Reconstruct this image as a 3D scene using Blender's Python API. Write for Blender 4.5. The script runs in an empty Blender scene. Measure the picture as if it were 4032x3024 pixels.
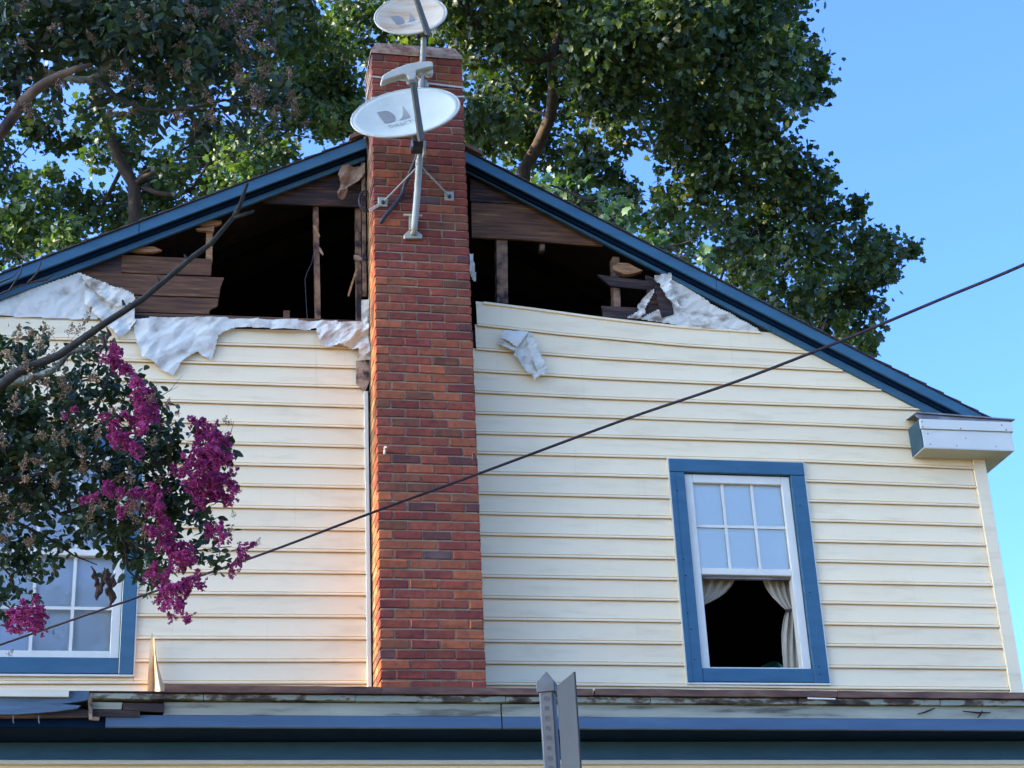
import bpy, bmesh, math, random
import numpy as np
from mathutils import Vector, Matrix, noise as mnoise

R = math.radians
scene = bpy.context.scene
col = scene.collection
rng = random.Random(7)
nrg = np.random.default_rng(11)

# ------------------------------------------------------------------ camera
FOC, PITCH, ROLL, YAW = 6835.67, 0.421814, -0.0491357, 0.2136108   # focal length in photo pixels (4032 wide)
CAM = Vector((-1.440123, -11.604094, 1.628715))
_fw = Vector((math.sin(YAW) * math.cos(PITCH), math.cos(YAW) * math.cos(PITCH), math.sin(PITCH)))
_rt0 = Vector((math.cos(YAW), -math.sin(YAW), 0))
_up0 = _rt0.cross(_fw)
_rt = math.cos(ROLL) * _rt0 + math.sin(ROLL) * _up0
_up = -math.sin(ROLL) * _rt0 + math.cos(ROLL) * _up0
cam_d = bpy.data.cameras.new('camera')
cam = bpy.data.objects.new('camera', cam_d)
col.objects.link(cam)
cam_d.sensor_width = 36.0
cam_d.lens = FOC / 4032 * 36.0
cam_d.clip_start = 0.1
cam_d.clip_end = 1500
mw = Matrix.Identity(4)
for i in range(3):
    mw[i][0], mw[i][1], mw[i][2], mw[i][3] = _rt[i], _up[i], -_fw[i], CAM[i]
cam.matrix_world = mw
scene.camera = cam

# ------------------------------------------------------------------ sky, sun, exposure
SUN_EL, SUN_AZ = R(24.0), R(269.4)        # azimuth from +Y towards +X: low in the left, just in front of the gable wall
world = bpy.data.worlds.new('World')
scene.world = world
world.use_nodes = True
wn = world.node_tree.nodes
sky = wn.new('ShaderNodeTexSky')
sky.sky_type = 'NISHITA'
sky.sun_disc = False
sky.sun_elevation = SUN_EL
sky.sun_rotation = SUN_AZ
sky.altitude = 0
sky.air_density = 0.35
sky.dust_density = 2.5
sky.ozone_density = 10.0
world.node_tree.links.new(sky.outputs[0], wn['Background'].inputs[0])
wn['Background'].inputs[1].default_value = 0.15
sun_d = bpy.data.lights.new('sun', 'SUN')
sun = bpy.data.objects.new('sun', sun_d)
col.objects.link(sun)
sun_d.energy = 2.0
sun_d.angle = R(0.5)
sun_d.color = (1.0, 0.78, 0.50)
_sv = Vector((math.sin(SUN_AZ) * math.cos(SUN_EL), math.cos(SUN_AZ) * math.cos(SUN_EL), math.sin(SUN_EL)))
sun.rotation_euler = (-_sv).to_track_quat('-Z', 'Y').to_euler()
sun.location = _sv * 40
vs = scene.view_settings
vs.view_transform = 'Standard'
vs.look = 'None'
vs.gamma = 1.0
vs.use_curve_mapping = False
vs.exposure = 3.18


# ------------------------------------------------------------------ helpers
def ray(px, py):
    return _rt * ((px - 2016) / FOC) - _up * ((py - 1512) / FOC) + _fw


def at(px, py, Y):                      # photo pixel -> world point on the plane y = Y
    d = ray(px, py)
    return CAM + d * ((Y - CAM.y) / d.y)


def atd(px, py, D):                     # photo pixel -> world point at depth D
    return CAM + ray(px, py) * D


def tag(o, label=None, cat=None, group=None, kind=None):
    if label: o['label'] = label
    if cat: o['category'] = cat
    if group: o['group'] = group
    if kind: o['kind'] = kind
    return o


def link(o, parent=None):
    col.objects.link(o)
    if parent is not None:
        o.parent = parent
        o.matrix_parent_inverse = Matrix.Translation(-WLOC.get(parent.name, Vector((0, 0, 0))))
    return o


WLOC = {}


def empty(name, loc, label, cat, group=None):
    o = bpy.data.objects.new(name, None)
    o.empty_display_size = 0.2
    o.location = loc
    col.objects.link(o)
    WLOC[o.name] = Vector(loc)
    return tag(o, label, cat, group)


class MB:
    def __init__(s):
        s.v = []
        s.f = []

    def add(s, vs_, fs):
        b = len(s.v)
        s.v += [tuple(v) for v in vs_]
        s.f += [tuple(i + b for i in f) for f in fs]
        return s

    def box(s, a, b):
        x0, y0, z0 = a
        x1, y1, z1 = b
        v = [(x0, y0, z0), (x1, y0, z0), (x1, y1, z0), (x0, y1, z0), (x0, y0, z1), (x1, y0, z1), (x1, y1, z1), (x0, y1, z1)]
        return s.add(v, [(0, 3, 2, 1), (4, 5, 6, 7), (0, 1, 5, 4), (1, 2, 6, 5), (2, 3, 7, 6), (3, 0, 4, 7)])

    def prism(s, front, dy, dvec=None):  # front polygon (world points) swept backwards
        n = len(front)
        d = Vector(dvec) if dvec else Vector((0, dy, 0))
        v = [Vector(p) for p in front] + [Vector(p) + d for p in front]
        f = [tuple(range(n)), tuple(range(2 * n - 1, n - 1, -1))]
        for i in range(n):
            j = (i + 1) % n
            f.append((j, i, i + n, j + n))
        return s.add(v, f)

    def tube(s, pts, rad, n=8, cap=True):
        pts = [Vector(p) for p in pts]
        if not hasattr(rad, '__len__'): rad = [rad] * len(pts)
        ref = None
        V = []
        for i, p in enumerate(pts):
            t = (pts[min(i + 1, len(pts) - 1)] - pts[max(i - 1, 0)])
            if t.length < 1e-9: t = Vector((0, 0, 1))
            t.normalize()
            if ref is None:
                ref = t.orthogonal().normalized()
            ref = (ref - t * ref.dot(t))
            if ref.length < 1e-6: ref = t.orthogonal()
            ref.normalize()
            b = t.cross(ref)
            for k in range(n):
                a = 2 * math.pi * k / n
                V.append(p + (ref * math.cos(a) + b * math.sin(a)) * rad[i])
        F = []
        for i in range(len(pts) - 1):
            for k in range(n):
                k2 = (k + 1) % n
                F.append((i * n + k, i * n + k2, (i + 1) * n + k2, (i + 1) * n + k))
        if cap:
            F.append(tuple(range(n - 1, -1, -1)))
            F.append(tuple((len(pts) - 1) * n + k for k in range(n)))
        return s.add(V, F)

    def mesh(s, name, mat=None, smooth=False):
        me = bpy.data.meshes.new(name)
        me.from_pydata(s.v, [], s.f)
        me.update()
        bm = bmesh.new()
        bm.from_mesh(me)
        bmesh.ops.recalc_face_normals(bm, faces=bm.faces)
        bm.to_mesh(me)
        bm.free()
        if smooth:
            me.polygons.foreach_set('use_smooth', [True] * len(me.polygons))
        if mat: me.materials.append(mat)
        return me

    def build(s, name, mat, parent=None, smooth=False, bevel=0):
        o = bpy.data.objects.new(name, s.mesh(name, mat, smooth))
        link(o, parent)
        if bevel:
            m = o.modifiers.new('bevel', 'BEVEL')
            m.width = bevel
            m.segments = 1
            m.limit_method = 'ANGLE'
        return o


def big_mesh(name, V, F, mat, parent=None):
    me = bpy.data.meshes.new(name)
    V = np.ascontiguousarray(V, dtype=np.float32)
    F = np.ascontiguousarray(F, dtype=np.int32)
    me.vertices.add(len(V))
    me.vertices.foreach_set('co', V.ravel())
    me.loops.add(F.size)
    me.loops.foreach_set('vertex_index', F.ravel())
    me.polygons.add(len(F))
    me.polygons.foreach_set('loop_start', np.arange(0, F.size, F.shape[1], dtype=np.int32))
    me.polygons.foreach_set('loop_total', np.full(len(F), F.shape[1], dtype=np.int32))
    me.update(calc_edges=True)
    me.materials.append(mat)
    o = bpy.data.objects.new(name, me)
    return link(o, parent)


# ------------------------------------------------------------------ materials
def newmat(name):
    m = bpy.data.materials.new(name)
    m.use_nodes = True
    nt = m.node_tree
    return m, nt, nt.nodes['Principled BSDF']


def noise_node(nt, scale, detail=4, stretch=None, rough=0.6):
    geo = nt.nodes.new('ShaderNodeNewGeometry')
    tex = nt.nodes.new('ShaderNodeTexNoise')
    tex.inputs['Scale'].default_value = scale
    tex.inputs['Detail'].default_value = detail
    tex.inputs['Roughness'].default_value = rough
    if stretch:
        mp = nt.nodes.new('ShaderNodeMapping')
        mp.inputs['Scale'].default_value = stretch
        nt.links.new(geo.outputs['Position'], mp.inputs['Vector'])
        nt.links.new(mp.outputs[0], tex.inputs['Vector'])
    else:
        nt.links.new(geo.outputs['Position'], tex.inputs['Vector'])
    return tex


def ramp(nt, src, stops):
    r = nt.nodes.new('ShaderNodeValToRGB')
    el = r.color_ramp.elements
    while len(el) < len(stops): el.new(0.5)
    for e, (p, c) in zip(el, stops):
        e.position = p
        e.color = (*c, 1)
    nt.links.new(src, r.inputs[0])
    return r


def mixcol(nt, fac, a, b, mode='MIX'):
    mx = nt.nodes.new('ShaderNodeMix')
    mx.data_type = 'RGBA'
    mx.blend_type = mode
    for v, idx in ((fac, 0), (a, 6), (b, 7)):
        if isinstance(v, (int, float)): mx.inputs[idx].default_value = v
        elif isinstance(v, tuple): mx.inputs[idx].default_value = (*v, 1)
        else: nt.links.new(v, mx.inputs[idx])
    return mx.outputs[2]


def M(name, stops, scale=8, rough=0.7, bump=0.0, bscale=None, detail=5, stretch=None, metal=0.0, rnd=0.0, spec=0.4):
    m, nt, p = newmat(name)
    t = noise_node(nt, scale, detail, stretch)
    r = ramp(nt, t.outputs['Fac'], [(p_, (min(.9, c_[0] * 1.10), c_[1], c_[2] * 0.76)) for p_, c_ in stops])
    out = r.outputs[0]
    if rnd:
        oi = nt.nodes.new('ShaderNodeNewGeometry')
        hv = nt.nodes.new('ShaderNodeHueSaturation')
        mr = nt.nodes.new('ShaderNodeMapRange')
        mr.inputs[3].default_value = 1 - rnd
        mr.inputs[4].default_value = 1 + rnd
        nt.links.new(oi.outputs['Random Per Island'], mr.inputs[0])
        nt.links.new(mr.outputs[0], hv.inputs['Value'])
        nt.links.new(out, hv.inputs['Color'])
        out = hv.outputs[0]
    nt.links.new(out, p.inputs['Base Color'])
    p.inputs['Roughness'].default_value = rough
    p.inputs['Metallic'].default_value = metal
    p.inputs['Specular IOR Level'].default_value = spec
    if bump:
        t2 = noise_node(nt, bscale or scale * 4, 6, stretch)
        b = nt.nodes.new('ShaderNodeBump')
        b.inputs['Strength'].default_value = bump
        b.inputs['Distance'].default_value = 0.01
        nt.links.new(t2.outputs['Fac'], b.inputs['Height'])
        nt.links.new(b.outputs[0], p.inputs['Normal'])
    return m


def siding_mat():
    m, nt, p = newmat('cream_vinyl')
    t1 = noise_node(nt, 0.9, 4)
    t2 = noise_node(nt, 2.2, 6, (1, 1, 6))
    t3 = noise_node(nt, 60, 2, (0.4, 1, 3))
    base = ramp(nt, t1.outputs['Fac'], [(0.3, (0.895, 0.665, 0.335)), (0.7, (0.92, 0.70, 0.372))])
    dirt = ramp(nt, t2.outputs['Fac'], [(0.52, (1, 1, 1)), (0.75, (0.84, 0.83, 0.80))])
    c = mixcol(nt, 1.0, base.outputs[0], dirt.outputs[0], 'MULTIPLY')
    # scattered soot marks
    t4 = noise_node(nt, 7, 5)
    soot = ramp(nt, t4.outputs['Fac'], [(0.68, (0, 0, 0)), (0.82, (0.5, 0.5, 0.5))])
    c = mixcol(nt, soot.outputs[0], c, (0.33, 0.31, 0.28))
    oi = nt.nodes.new('ShaderNodeObjectInfo')
    hv = nt.nodes.new('ShaderNodeHueSaturation')
    mr = nt.nodes.new('ShaderNodeMapRange')
    mr.inputs[3].default_value = 0.95
    mr.inputs[4].default_value = 1.02
    nt.links.new(oi.outputs['Random'], mr.inputs[0])
    nt.links.new(mr.outputs[0], hv.inputs['Value'])
    nt.links.new(c, hv.inputs['Color'])
    # rain streaks
    t5 = noise_node(nt, 3.0, 6, (9, 1, .35))
    st = ramp(nt, t5.outputs['Fac'], [(0.60, (1, 1, 1)), (0.80, (0.88, 0.87, 0.85))])
    c = mixcol(nt, 1.0, hv.outputs[0], st.outputs[0], 'MULTIPLY')
    nt.links.new(c, p.inputs['Base Color'])
    p.inputs['Roughness'].default_value = 0.5
    p.inputs['Specular IOR Level'].default_value = 0.35
    b = nt.nodes.new('ShaderNodeBump')
    b.inputs['Strength'].default_value = 0.12
    b.inputs['Distance'].default_value = 0.004
    nt.links.new(t3.outputs['Fac'], b.inputs['Height'])
    nt.links.new(b.outputs[0], p.inputs['Normal'])
    return m


def brick_mat(name, c, dark):
    m, nt, p = newmat(name)
    t = noise_node(nt, 26, 6)
    t2 = noise_node(nt, 7, 3)
    oi = nt.nodes.new('ShaderNodeObjectInfo')
    a = ramp(nt, t.outputs['Fac'], [(0.25, tuple(x * 0.55 for x in c)), (0.5, c), (0.8, tuple(min(1, x * 1.25) for x in c))])
    b = ramp(nt, t2.outputs['Fac'], [(0.4, (0, 0, 0)), (0.75, (0.7, 0.7, 0.7))])
    cc = mixcol(nt, b.outputs[0], a.outputs[0], dark)
    hv = nt.nodes.new('ShaderNodeHueSaturation')
    mr = nt.nodes.new('ShaderNodeMapRange')
    mr.inputs[3].default_value = 0.82
    mr.inputs[4].default_value = 1.15
    nt.links.new(oi.outputs['Random'], mr.inputs[0])
    nt.links.new(mr.outputs[0], hv.inputs['Value'])
    nt.links.new(cc, hv.inputs['Color'])
    nt.links.new(hv.outputs[0], p.inputs['Base Color'])
    p.inputs['Roughness'].default_value = 0.9
    p.inputs['Specular IOR Level'].default_value = 0.2
    bp = nt.nodes.new('ShaderNodeBump')
    bp.inputs['Strength'].default_value = 0.6
    bp.inputs['Distance'].default_value = 0.004
    t3 = noise_node(nt, 90, 5)
    nt.links.new(t3.outputs['Fac'], bp.inputs['Height'])
    nt.links.new(bp.outputs[0], p.inputs['Normal'])
    return m


def leaf_mat(name, c1, c2, c3, trans=0.35, rough=0.45, ns=1.2):
    m, nt, p = newmat(name)
    geo = nt.nodes.new('ShaderNodeNewGeometry')
    r = ramp(nt, geo.outputs['Random Per Island'], [(0.0, c1), (0.55, c2), (0.93, c2), (1.0, c3)])
    t = noise_node(nt, ns, 3)
    v = ramp(nt, t.outputs['Fac'], [(0.3, (0.65, 0.65, 0.65)), (0.7, (1.25, 1.25, 1.25))])
    c = mixcol(nt, 1.0, r.outputs[0], v.outputs[0], 'MULTIPLY')
    nt.links.new(c, p.inputs['Base Color'])
    p.inputs['Roughness'].default_value = rough
    p.inputs['Specular IOR Level'].default_value = 0.4
    tr = nt.nodes.new('ShaderNodeBsdfTranslucent')
    c2_ = mixcol(nt, 1.0, c, (1.3, 1.6, 0.5), 'MULTIPLY')
    nt.links.new(c2_, tr.inputs['Color'])
    mx = nt.nodes.new('ShaderNodeMixShader')
    mx.inputs[0].default_value = trans
    nt.links.new(p.outputs[0], mx.inputs[1])
    nt.links.new(tr.outputs[0], mx.inputs[2])
    nt.links.new(mx.outputs[0], nt.nodes['Material Output'].inputs['Surface'])
    return m


def glass_mat():
    m, nt, p = newmat('window_glass')
    gl = nt.nodes.new('ShaderNodeBsdfGlossy')
    gl.inputs['Roughness'].default_value = 0.02
    tr = nt.nodes.new('ShaderNodeBsdfTransparent')
    fr = nt.nodes.new('ShaderNodeFresnel')
    fr.inputs['IOR'].default_value = 1.45
    mx = nt.nodes.new('ShaderNodeMixShader')
    nt.links.new(fr.outputs[0], mx.inputs[0])
    nt.links.new(tr.outputs[0], mx.inputs[1])
    nt.links.new(gl.outputs[0], mx.inputs[2])
    nt.links.new(mx.outputs[0], nt.nodes['Material Output'].inputs['Surface'])
    return m


SIDING = siding_mat()
WHITE = M('white_paint', [(0.3, (0.60, 0.58, 0.52)), (0.7, (0.68, 0.66, 0.60))], 5, 0.45)
PANEL = M('white_metal_panel', [(0.3, (0.53, 0.54, 0.50)), (0.7, (0.58, 0.59, 0.55))], 3, 0.4)
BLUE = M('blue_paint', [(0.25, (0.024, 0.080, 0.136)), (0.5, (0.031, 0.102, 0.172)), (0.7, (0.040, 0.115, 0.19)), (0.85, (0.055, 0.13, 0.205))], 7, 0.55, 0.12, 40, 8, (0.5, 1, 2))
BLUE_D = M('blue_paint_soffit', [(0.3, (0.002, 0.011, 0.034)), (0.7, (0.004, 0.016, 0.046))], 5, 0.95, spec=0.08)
BLUE_W = M('weathered_blue_paint', [(0.38, (0.045, 0.034, 0.022)), (0.46, (0.055, 0.105, 0.18)), (0.75, (0.095, 0.17, 0.28))], 5, 0.8, 0.4, 30, 8, (0.7, 1, 6))
PORCH_C = M('porch_cream_paint', [(0.32, (0.10, 0.09, 0.06)), (0.45, (0.27, 0.28, 0.23)), (0.7, (0.36, 0.37, 0.30))], 4, 0.6, 0.1, 30, 8, (0.5, 1, 4))
PORCH_B = M('porch_blue_paint', [(0.25, (0.045, 0.085, 0.155)), (0.6, (0.060, 0.112, 0.20)), (0.8, (0.085, 0.145, 0.24))], 4, 0.55, 0.08, 40, 5, (0.4, 1, 3))
PEEL = M('peeling_paint', [(0.34, (0.022, 0.016, 0.012)), (0.47, (0.10, 0.08, 0.055)), (0.53, (0.28, 0.285, 0.24)), (0.66, (0.20, 0.255, 0.235)), (0.78, (0.36, 0.33, 0.27))], 9, 0.8, 0.5, 40, 9, (0.8, 1, 2))
RUST = M('rusty_flashing', [(0.3, (0.05, 0.024, 0.015)), (0.5, (0.12, 0.062, 0.042)), (0.7, (0.20, 0.12, 0.09))], 7, 0.75, 0.2, 40, 8, (0.6, 1, 2))
CAPM = M('mortar_cap', [(0.38, (0.15, 0.07, 0.05)), (0.52, (0.28, 0.19, 0.14)), (0.72, (0.40, 0.32, 0.25))], 11, 0.95, 0.8, 40, 8)
MORTAR = M('mortar', [(0.3, (0.20, 0.145, 0.10)), (0.7, (0.32, 0.24, 0.175))], 14, 0.95, 0.4, 120)
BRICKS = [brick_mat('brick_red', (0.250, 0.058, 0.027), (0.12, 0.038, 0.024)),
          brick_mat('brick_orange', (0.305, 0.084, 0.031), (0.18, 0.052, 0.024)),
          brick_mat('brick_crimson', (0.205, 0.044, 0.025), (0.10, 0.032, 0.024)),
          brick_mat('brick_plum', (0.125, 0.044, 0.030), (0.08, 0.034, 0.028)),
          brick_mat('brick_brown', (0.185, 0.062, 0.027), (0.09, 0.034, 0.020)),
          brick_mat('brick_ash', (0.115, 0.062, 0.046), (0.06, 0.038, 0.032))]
BRICK_SIDE = M('brick_side', [(0.3, (0.13, 0.070, 0.034)), (0.6, (0.20, 0.115, 0.052))], 20, 0.9, 0.5, 90, 5, None, 0, 0.35)
CHAR = M('charred_wood', [(0.3, (0.006, 0.005, 0.005)), (0.6, (0.02, 0.015, 0.013)), (0.8, (0.045, 0.032, 0.027))], 8, 0.85, 0.5, 40, 6, (0.3, 1, 3))
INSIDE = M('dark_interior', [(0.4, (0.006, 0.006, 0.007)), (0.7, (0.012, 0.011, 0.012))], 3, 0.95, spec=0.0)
PLANK = M('smoked_plank', [(0.25, (0.022, 0.010, 0.006)), (0.45, (0.10, 0.045, 0.020)), (0.58, (0.15, 0.068, 0.029)), (0.72, (0.30, 0.15, 0.06))], 2.6, 0.8, 0.7, 12, 8, (1, 1, 16))
PLANK_D = M('scorched_plank', [(0.3, (0.008, 0.005, 0.004)), (0.5, (0.030, 0.018, 0.013)), (0.7, (0.13, 0.060, 0.029))], 2.4, 0.75, 0.7, 12, 8, (1, 1, 14))
STUD = M('part_charred_stud', [(0.40, (0.02, 0.012, 0.009)), (0.5, (0.15, 0.085, 0.05)), (0.65, (0.26, 0.15, 0.085))], 9, 0.85, 0.4, 40, 5, (1, 1, 1.3))
RAW = M('splintered_wood', [(0.3, (0.16, 0.07, 0.03)), (0.5, (0.34, 0.18, 0.085)), (0.75, (0.46, 0.27, 0.13))], 7, 0.8, 0.5, 40, 6, (1, 1, 8))
WRAP = M('white_house_wrap', [(0.24, (0.24, 0.18, 0.12)), (0.35, (0.46, 0.43, 0.38)), (0.5, (0.61, 0.595, 0.545))], 7, 0.5, 0.15, 40, 5)
WRAP_D = M('soiled_house_wrap', [(0.26, (0.12, 0.08, 0.05)), (0.38, (0.36, 0.30, 0.23)), (0.50, (0.62, 0.59, 0.52))], 6, 0.6, 0.12, 14, 4, (1, 1, 2))


TAN = M('tan_insulation', [(0.3, (0.20, 0.13, 0.09)), (0.7, (0.36, 0.25, 0.17))], 8, 0.9, 0.4, 40)
BURNT = M('burnt_trim', [(0.38, (0.05, 0.03, 0.02)), (0.5, (0.30, 0.20, 0.14)), (0.7, (0.50, 0.38, 0.28))], 14, 0.8, 0.5, 40)
SHINGLE = M('dark_shingle', [(0.3, (0.025, 0.022, 0.025)), (0.7, (0.07, 0.06, 0.065))], 40, 0.95, 0.5, 200)
RIDGE = M('brown_ridge_cap', [(0.3, (0.13, 0.07, 0.045)), (0.7, (0.21, 0.115, 0.08))], 30, 0.95, 0.5, 150)
GREYP = M('soffit_panel', [(0.3, (0.42, 0.42, 0.38)), (0.7, (0.50, 0.50, 0.46))], 3, 0.55)
LEAD = M('grey_flashing', [(0.35, (0.10, 0.10, 0.11)), (0.65, (0.24, 0.24, 0.27))], 6, 0.6, 0.1)
GALV = M('galvanised_steel', [(0.3, (0.24, 0.25, 0.27)), (0.7, (0.40, 0.41, 0.44))], 14, 0.45, 0.05, 60, 4, None, 0.6)
GALV_P = M('sign_post_steel', [(0.3, (0.060, 0.060, 0.062)), (0.7, (0.095, 0.095, 0.098))], 14, 0.6, 0.05, 60, spec=0.2)
SIGNB = M('sign_back_metal', [(0.3, (0.034, 0.037, 0.038)), (0.7, (0.042, 0.045, 0.046))], 5, 0.7, spec=0.15)
DISH = M('dish_grey_paint', [(0.3, (0.43, 0.45, 0.40)), (0.6, (0.50, 0.52, 0.47))], 5, 0.4, 0)
DISH_R = M('stained_dish_paint', [(0.33, (0.52, 0.48, 0.40)), (0.52, (0.48, 0.38, 0.27)), (0.66, (0.42, 0.23, 0.10))], 3.2, 0.5, 0, None, 5, (0.6, 1, 3))
LOGO = M('grey_logo_print', [(0.3, (0.20, 0.19, 0.18)), (0.7, (0.24, 0.23, 0.22))], 5, 0.5)
ARM = M('dish_arm_paint', [(0.3, (0.075, 0.075, 0.07)), (0.7, (0.12, 0.12, 0.11))], 8, 0.6)
MASTM = M('mast_steel', [(0.3, (0.22, 0.225, 0.20)), (0.7, (0.33, 0.335, 0.30))], 8, 0.5, 0, None, 4)
LNB = M('lnb_plastic', [(0.3, (0.36, 0.36, 0.32)), (0.7, (0.43, 0.43, 0.385))], 8, 0.5)
BLACK = M('black_rubber', [(0.3, (0.018, 0.014, 0.018)), (0.7, (0.03, 0.024, 0.028))], 10, 0.5)
WIRE = M('overhead_cable_sheath', [(0.3, (0.014, 0.010, 0.016)), (0.7, (0.016, 0.012, 0.018))], 2, 0.85, spec=0.15)
STRAP = M('strap_steel', [(0.3, (0.35, 0.34, 0.31)), (0.7, (0.48, 0.47, 0.43))], 10, 0.4, 0, None, 4, None, 0.2)
CURT = M('grey_curtain', [(0.3, (0.28, 0.25, 0.20)), (0.7, (0.38, 0.34, 0.275))], 3, 0.9)
BLIND = M('pale_blind', [(0.3, (0.78, 0.92, 0.98)), (0.7, (0.80, 0.94, 1.0))], 3, 0.8)
TEAL = M('teal_cloth', [(0.3, (0.01, 0.10, 0.10)), (0.7, (0.02, 0.17, 0.16))], 6, 0.9)
BARK = M('grey_brown_bark', [(0.3, (0.022, 0.017, 0.013)), (0.7, (0.075, 0.056, 0.042))], 9, 0.95, 0.6, 30, 6, (1, 1, 0.4))
BARK_M = M('peeling_myrtle_bark', [(0.38, (0.020, 0.014, 0.010)), (0.52, (0.07, 0.048, 0.034)), (0.7, (0.15, 0.11, 0.08))], 8, 0.85, 0.4, 30)
BARK_D = M('dead_branch_bark', [(0.3, (0.012, 0.011, 0.009)), (0.6, (0.026, 0.026, 0.022)), (0.8, (0.06, 0.062, 0.052))], 14, 0.95, 0.6, 60)
LICHEN = M('lichen_bark', [(0.35, (0.05, 0.05, 0.045)), (0.5, (0.13, 0.15, 0.135)), (0.7, (0.24, 0.28, 0.25))], 24, 0.95, 0.8, 80)
TWIG = M('dark_twig', [(0.3, (0.02, 0.014, 0.012)), (0.7, (0.05, 0.035, 0.03))], 9, 0.9)
LEAF_T = leaf_mat('tree_leaf', (0.024, 0.046, 0.014), (0.060, 0.092, 0.024), (0.24, 0.23, 0.05), 0.32)
LEAF_L = leaf_mat('left_tree_leaf', (0.030, 0.060, 0.020), (0.075, 0.115, 0.032), (0.22, 0.22, 0.04), 0.36)
LEAF_P = leaf_mat('pale_leaf', (0.05, 0.095, 0.035), (0.075, 0.13, 0.048), (0.16, 0.19, 0.08), 0.28)
LEAF_M = leaf_mat('myrtle_leaf', (0.014, 0.030, 0.011), (0.030, 0.054, 0.018), (0.10, 0.085, 0.028), 0.22, 0.55)
PETAL = leaf_mat('magenta_petal', (0.19, 0.012, 0.080), (0.38, 0.040, 0.18), (0.56, 0.17, 0.34), 0.32, 0.7, 11)
SEED = M('seed_capsule', [(0.3, (0.14, 0.09, 0.055)), (0.7, (0.28, 0.19, 0.12))], 30, 0.9, rnd=0.4)
SEED_P = M('pink_seed_capsule', [(0.3, (0.085, 0.055, 0.040)), (0.7, (0.17, 0.115, 0.08))], 30, 0.9, rnd=0.4)
DRY = M('dry_leaf', [(0.3, (0.022, 0.012, 0.008)), (0.7, (0.075, 0.038, 0.022))], 40, 0.9)
GRASS = M('lawn_ground', [(0.3, (0.05, 0.06, 0.02)), (0.6, (0.08, 0.085, 0.03)), (0.8, (0.12, 0.11, 0.05))], 1.5, 0.95, 0.4, 30, 8)
CONC = M('grey_concrete', [(0.3, (0.22, 0.21, 0.185)), (0.7, (0.28, 0.265, 0.235))], 2, 0.9, 0.2, 60, 8)
ASPH = M('asphalt', [(0.3, (0.045, 0.045, 0.045)), (0.7, (0.075, 0.073, 0.070))], 6, 0.9, 0.4, 150, 8)
GLASS = glass_mat()

# ------------------------------------------------------------------ ground
g = MB().add([(-600, -600, 0), (600, -600, 0), (600, 600, 0), (-600, 600, 0)], [(0, 1, 2, 3)]).build('ground', GRASS)
tag(g, kind='structure')
g = MB().box((-60, -14.0, 0.004), (60, -9.4, 0.10)).build('pavement', CONC)
tag(g, kind='structure')
g = MB().add([(-300, -24, 0.004), (300, -24, 0.004), (300, -14.02, 0.004), (-300, -14.02, 0.004)], [(0, 1, 2, 3)]).build('road', ASPH)
tag(g, kind='structure')

# ------------------------------------------------------------------ house: key lines
APEX_X, EAVE_R, EAVE_L = 0.314, 4.90, -4.27
CX0, CX1, CY0, CTOP = 0.0, 0.711, -0.42, 9.55
house = empty('house', (0.3, 0.0, 0.0), 'two storey house with cream clapboard siding, blue trim and a burnt open gable', 'house')
HD = 7.6                                                    # depth of the house behind the gable wall


class Line:                                                 # z as a function of x, through points on a plane
    def __init__(s, pts):
        s.p = sorted((v.x, v.z) for v in pts)

    def __call__(s, x):
        p = s.p
        k = 0
        while k < len(p) - 2 and x > p[k + 1][0]: k += 1
        (x0, z0), (x1, z1) = p[k], p[k + 1]
        return z0 + (z1 - z0) * (x - x0) / (x1 - x0)


YF, YW = -0.115, -0.036                                       # fascia plane, frieze plane
fL_top = Line([at(0, 1083, YF), at(1439, 541, YF)])
fL_bot = Line([at(0, 1124, YF), at(1439, 583, YF)])
wL_bot = Line([at(0, 1180, YW), at(1439, 629, YW)])
fR_top = Line([at(1838, 598, YF), at(3874, 1638, YF)])
fR_bot = Line([at(1838, 638, YF), at(3785, 1630, YF)])
wR_bot = Line([at(1838, 674, YW), at(3625, 1611, YW)])


def rake_mid(x):
    return (wL_bot(x) + 0.055) if x < APEX_X else (wR_bot(x) + 0.055)


# ---- siding boards
def board(zb, zt, x0, x1, clip=True, n=14, parent=house, Y=0.0, mat=None, name='siding_board', lip=True):
    xs = [x0 + (x1 - x0) * i / n for i in range(n + 1)]
    prof = [(0.010, -0.006), (0.003, -0.016), (-0.002, -0.0225), (0.001, -0.0255), (0.0115, -0.0255), (0.0150, -0.0225), (0.0160, -0.008), (0.0215, -0.008), (0.0235, -0.0150)] if lip else [(0.0, -0.004)]
    rows = []
    for x in xs:
        b, t = zb(x), zt(x)
        c = rake_mid(x) if clip else 1e9
        if b > c - 0.004: continue
        rw = []
        for dz, y in prof: rw.append((x, Y + y, min(b + dz, c)))
        if lip:
            rw.append((x, Y - 0.0055, min(t - 0.003, c)))
            rw.append((x, Y + 0.0035, min(t - 0.002, c)))
            rw.append((x, Y + 0.0035, min(t + 0.02, c)))
        else:
            rw.append((x, Y - 0.0035, min(t + 0.004, c)))
        rows.append(rw)
    if len(rows) < 2: return None
    m = MB()
    k = len(rows[0])
    V = [p for r in rows for p in r]
    F = []
    for i in range(len(rows) - 1):
        for j in range(k - 1):
            F.append((i * k + j, (i + 1) * k + j, (i + 1) * k + j + 1, i * k + j + 1))
    m.add(V, F)
    me = bpy.data.meshes.new(name)
    me.from_pydata(m.v, [], m.f)
    me.update()
    me.materials.append(mat or SIDING)
    o = bpy.data.objects.new(name, me)
    return link(o, parent)


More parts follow.
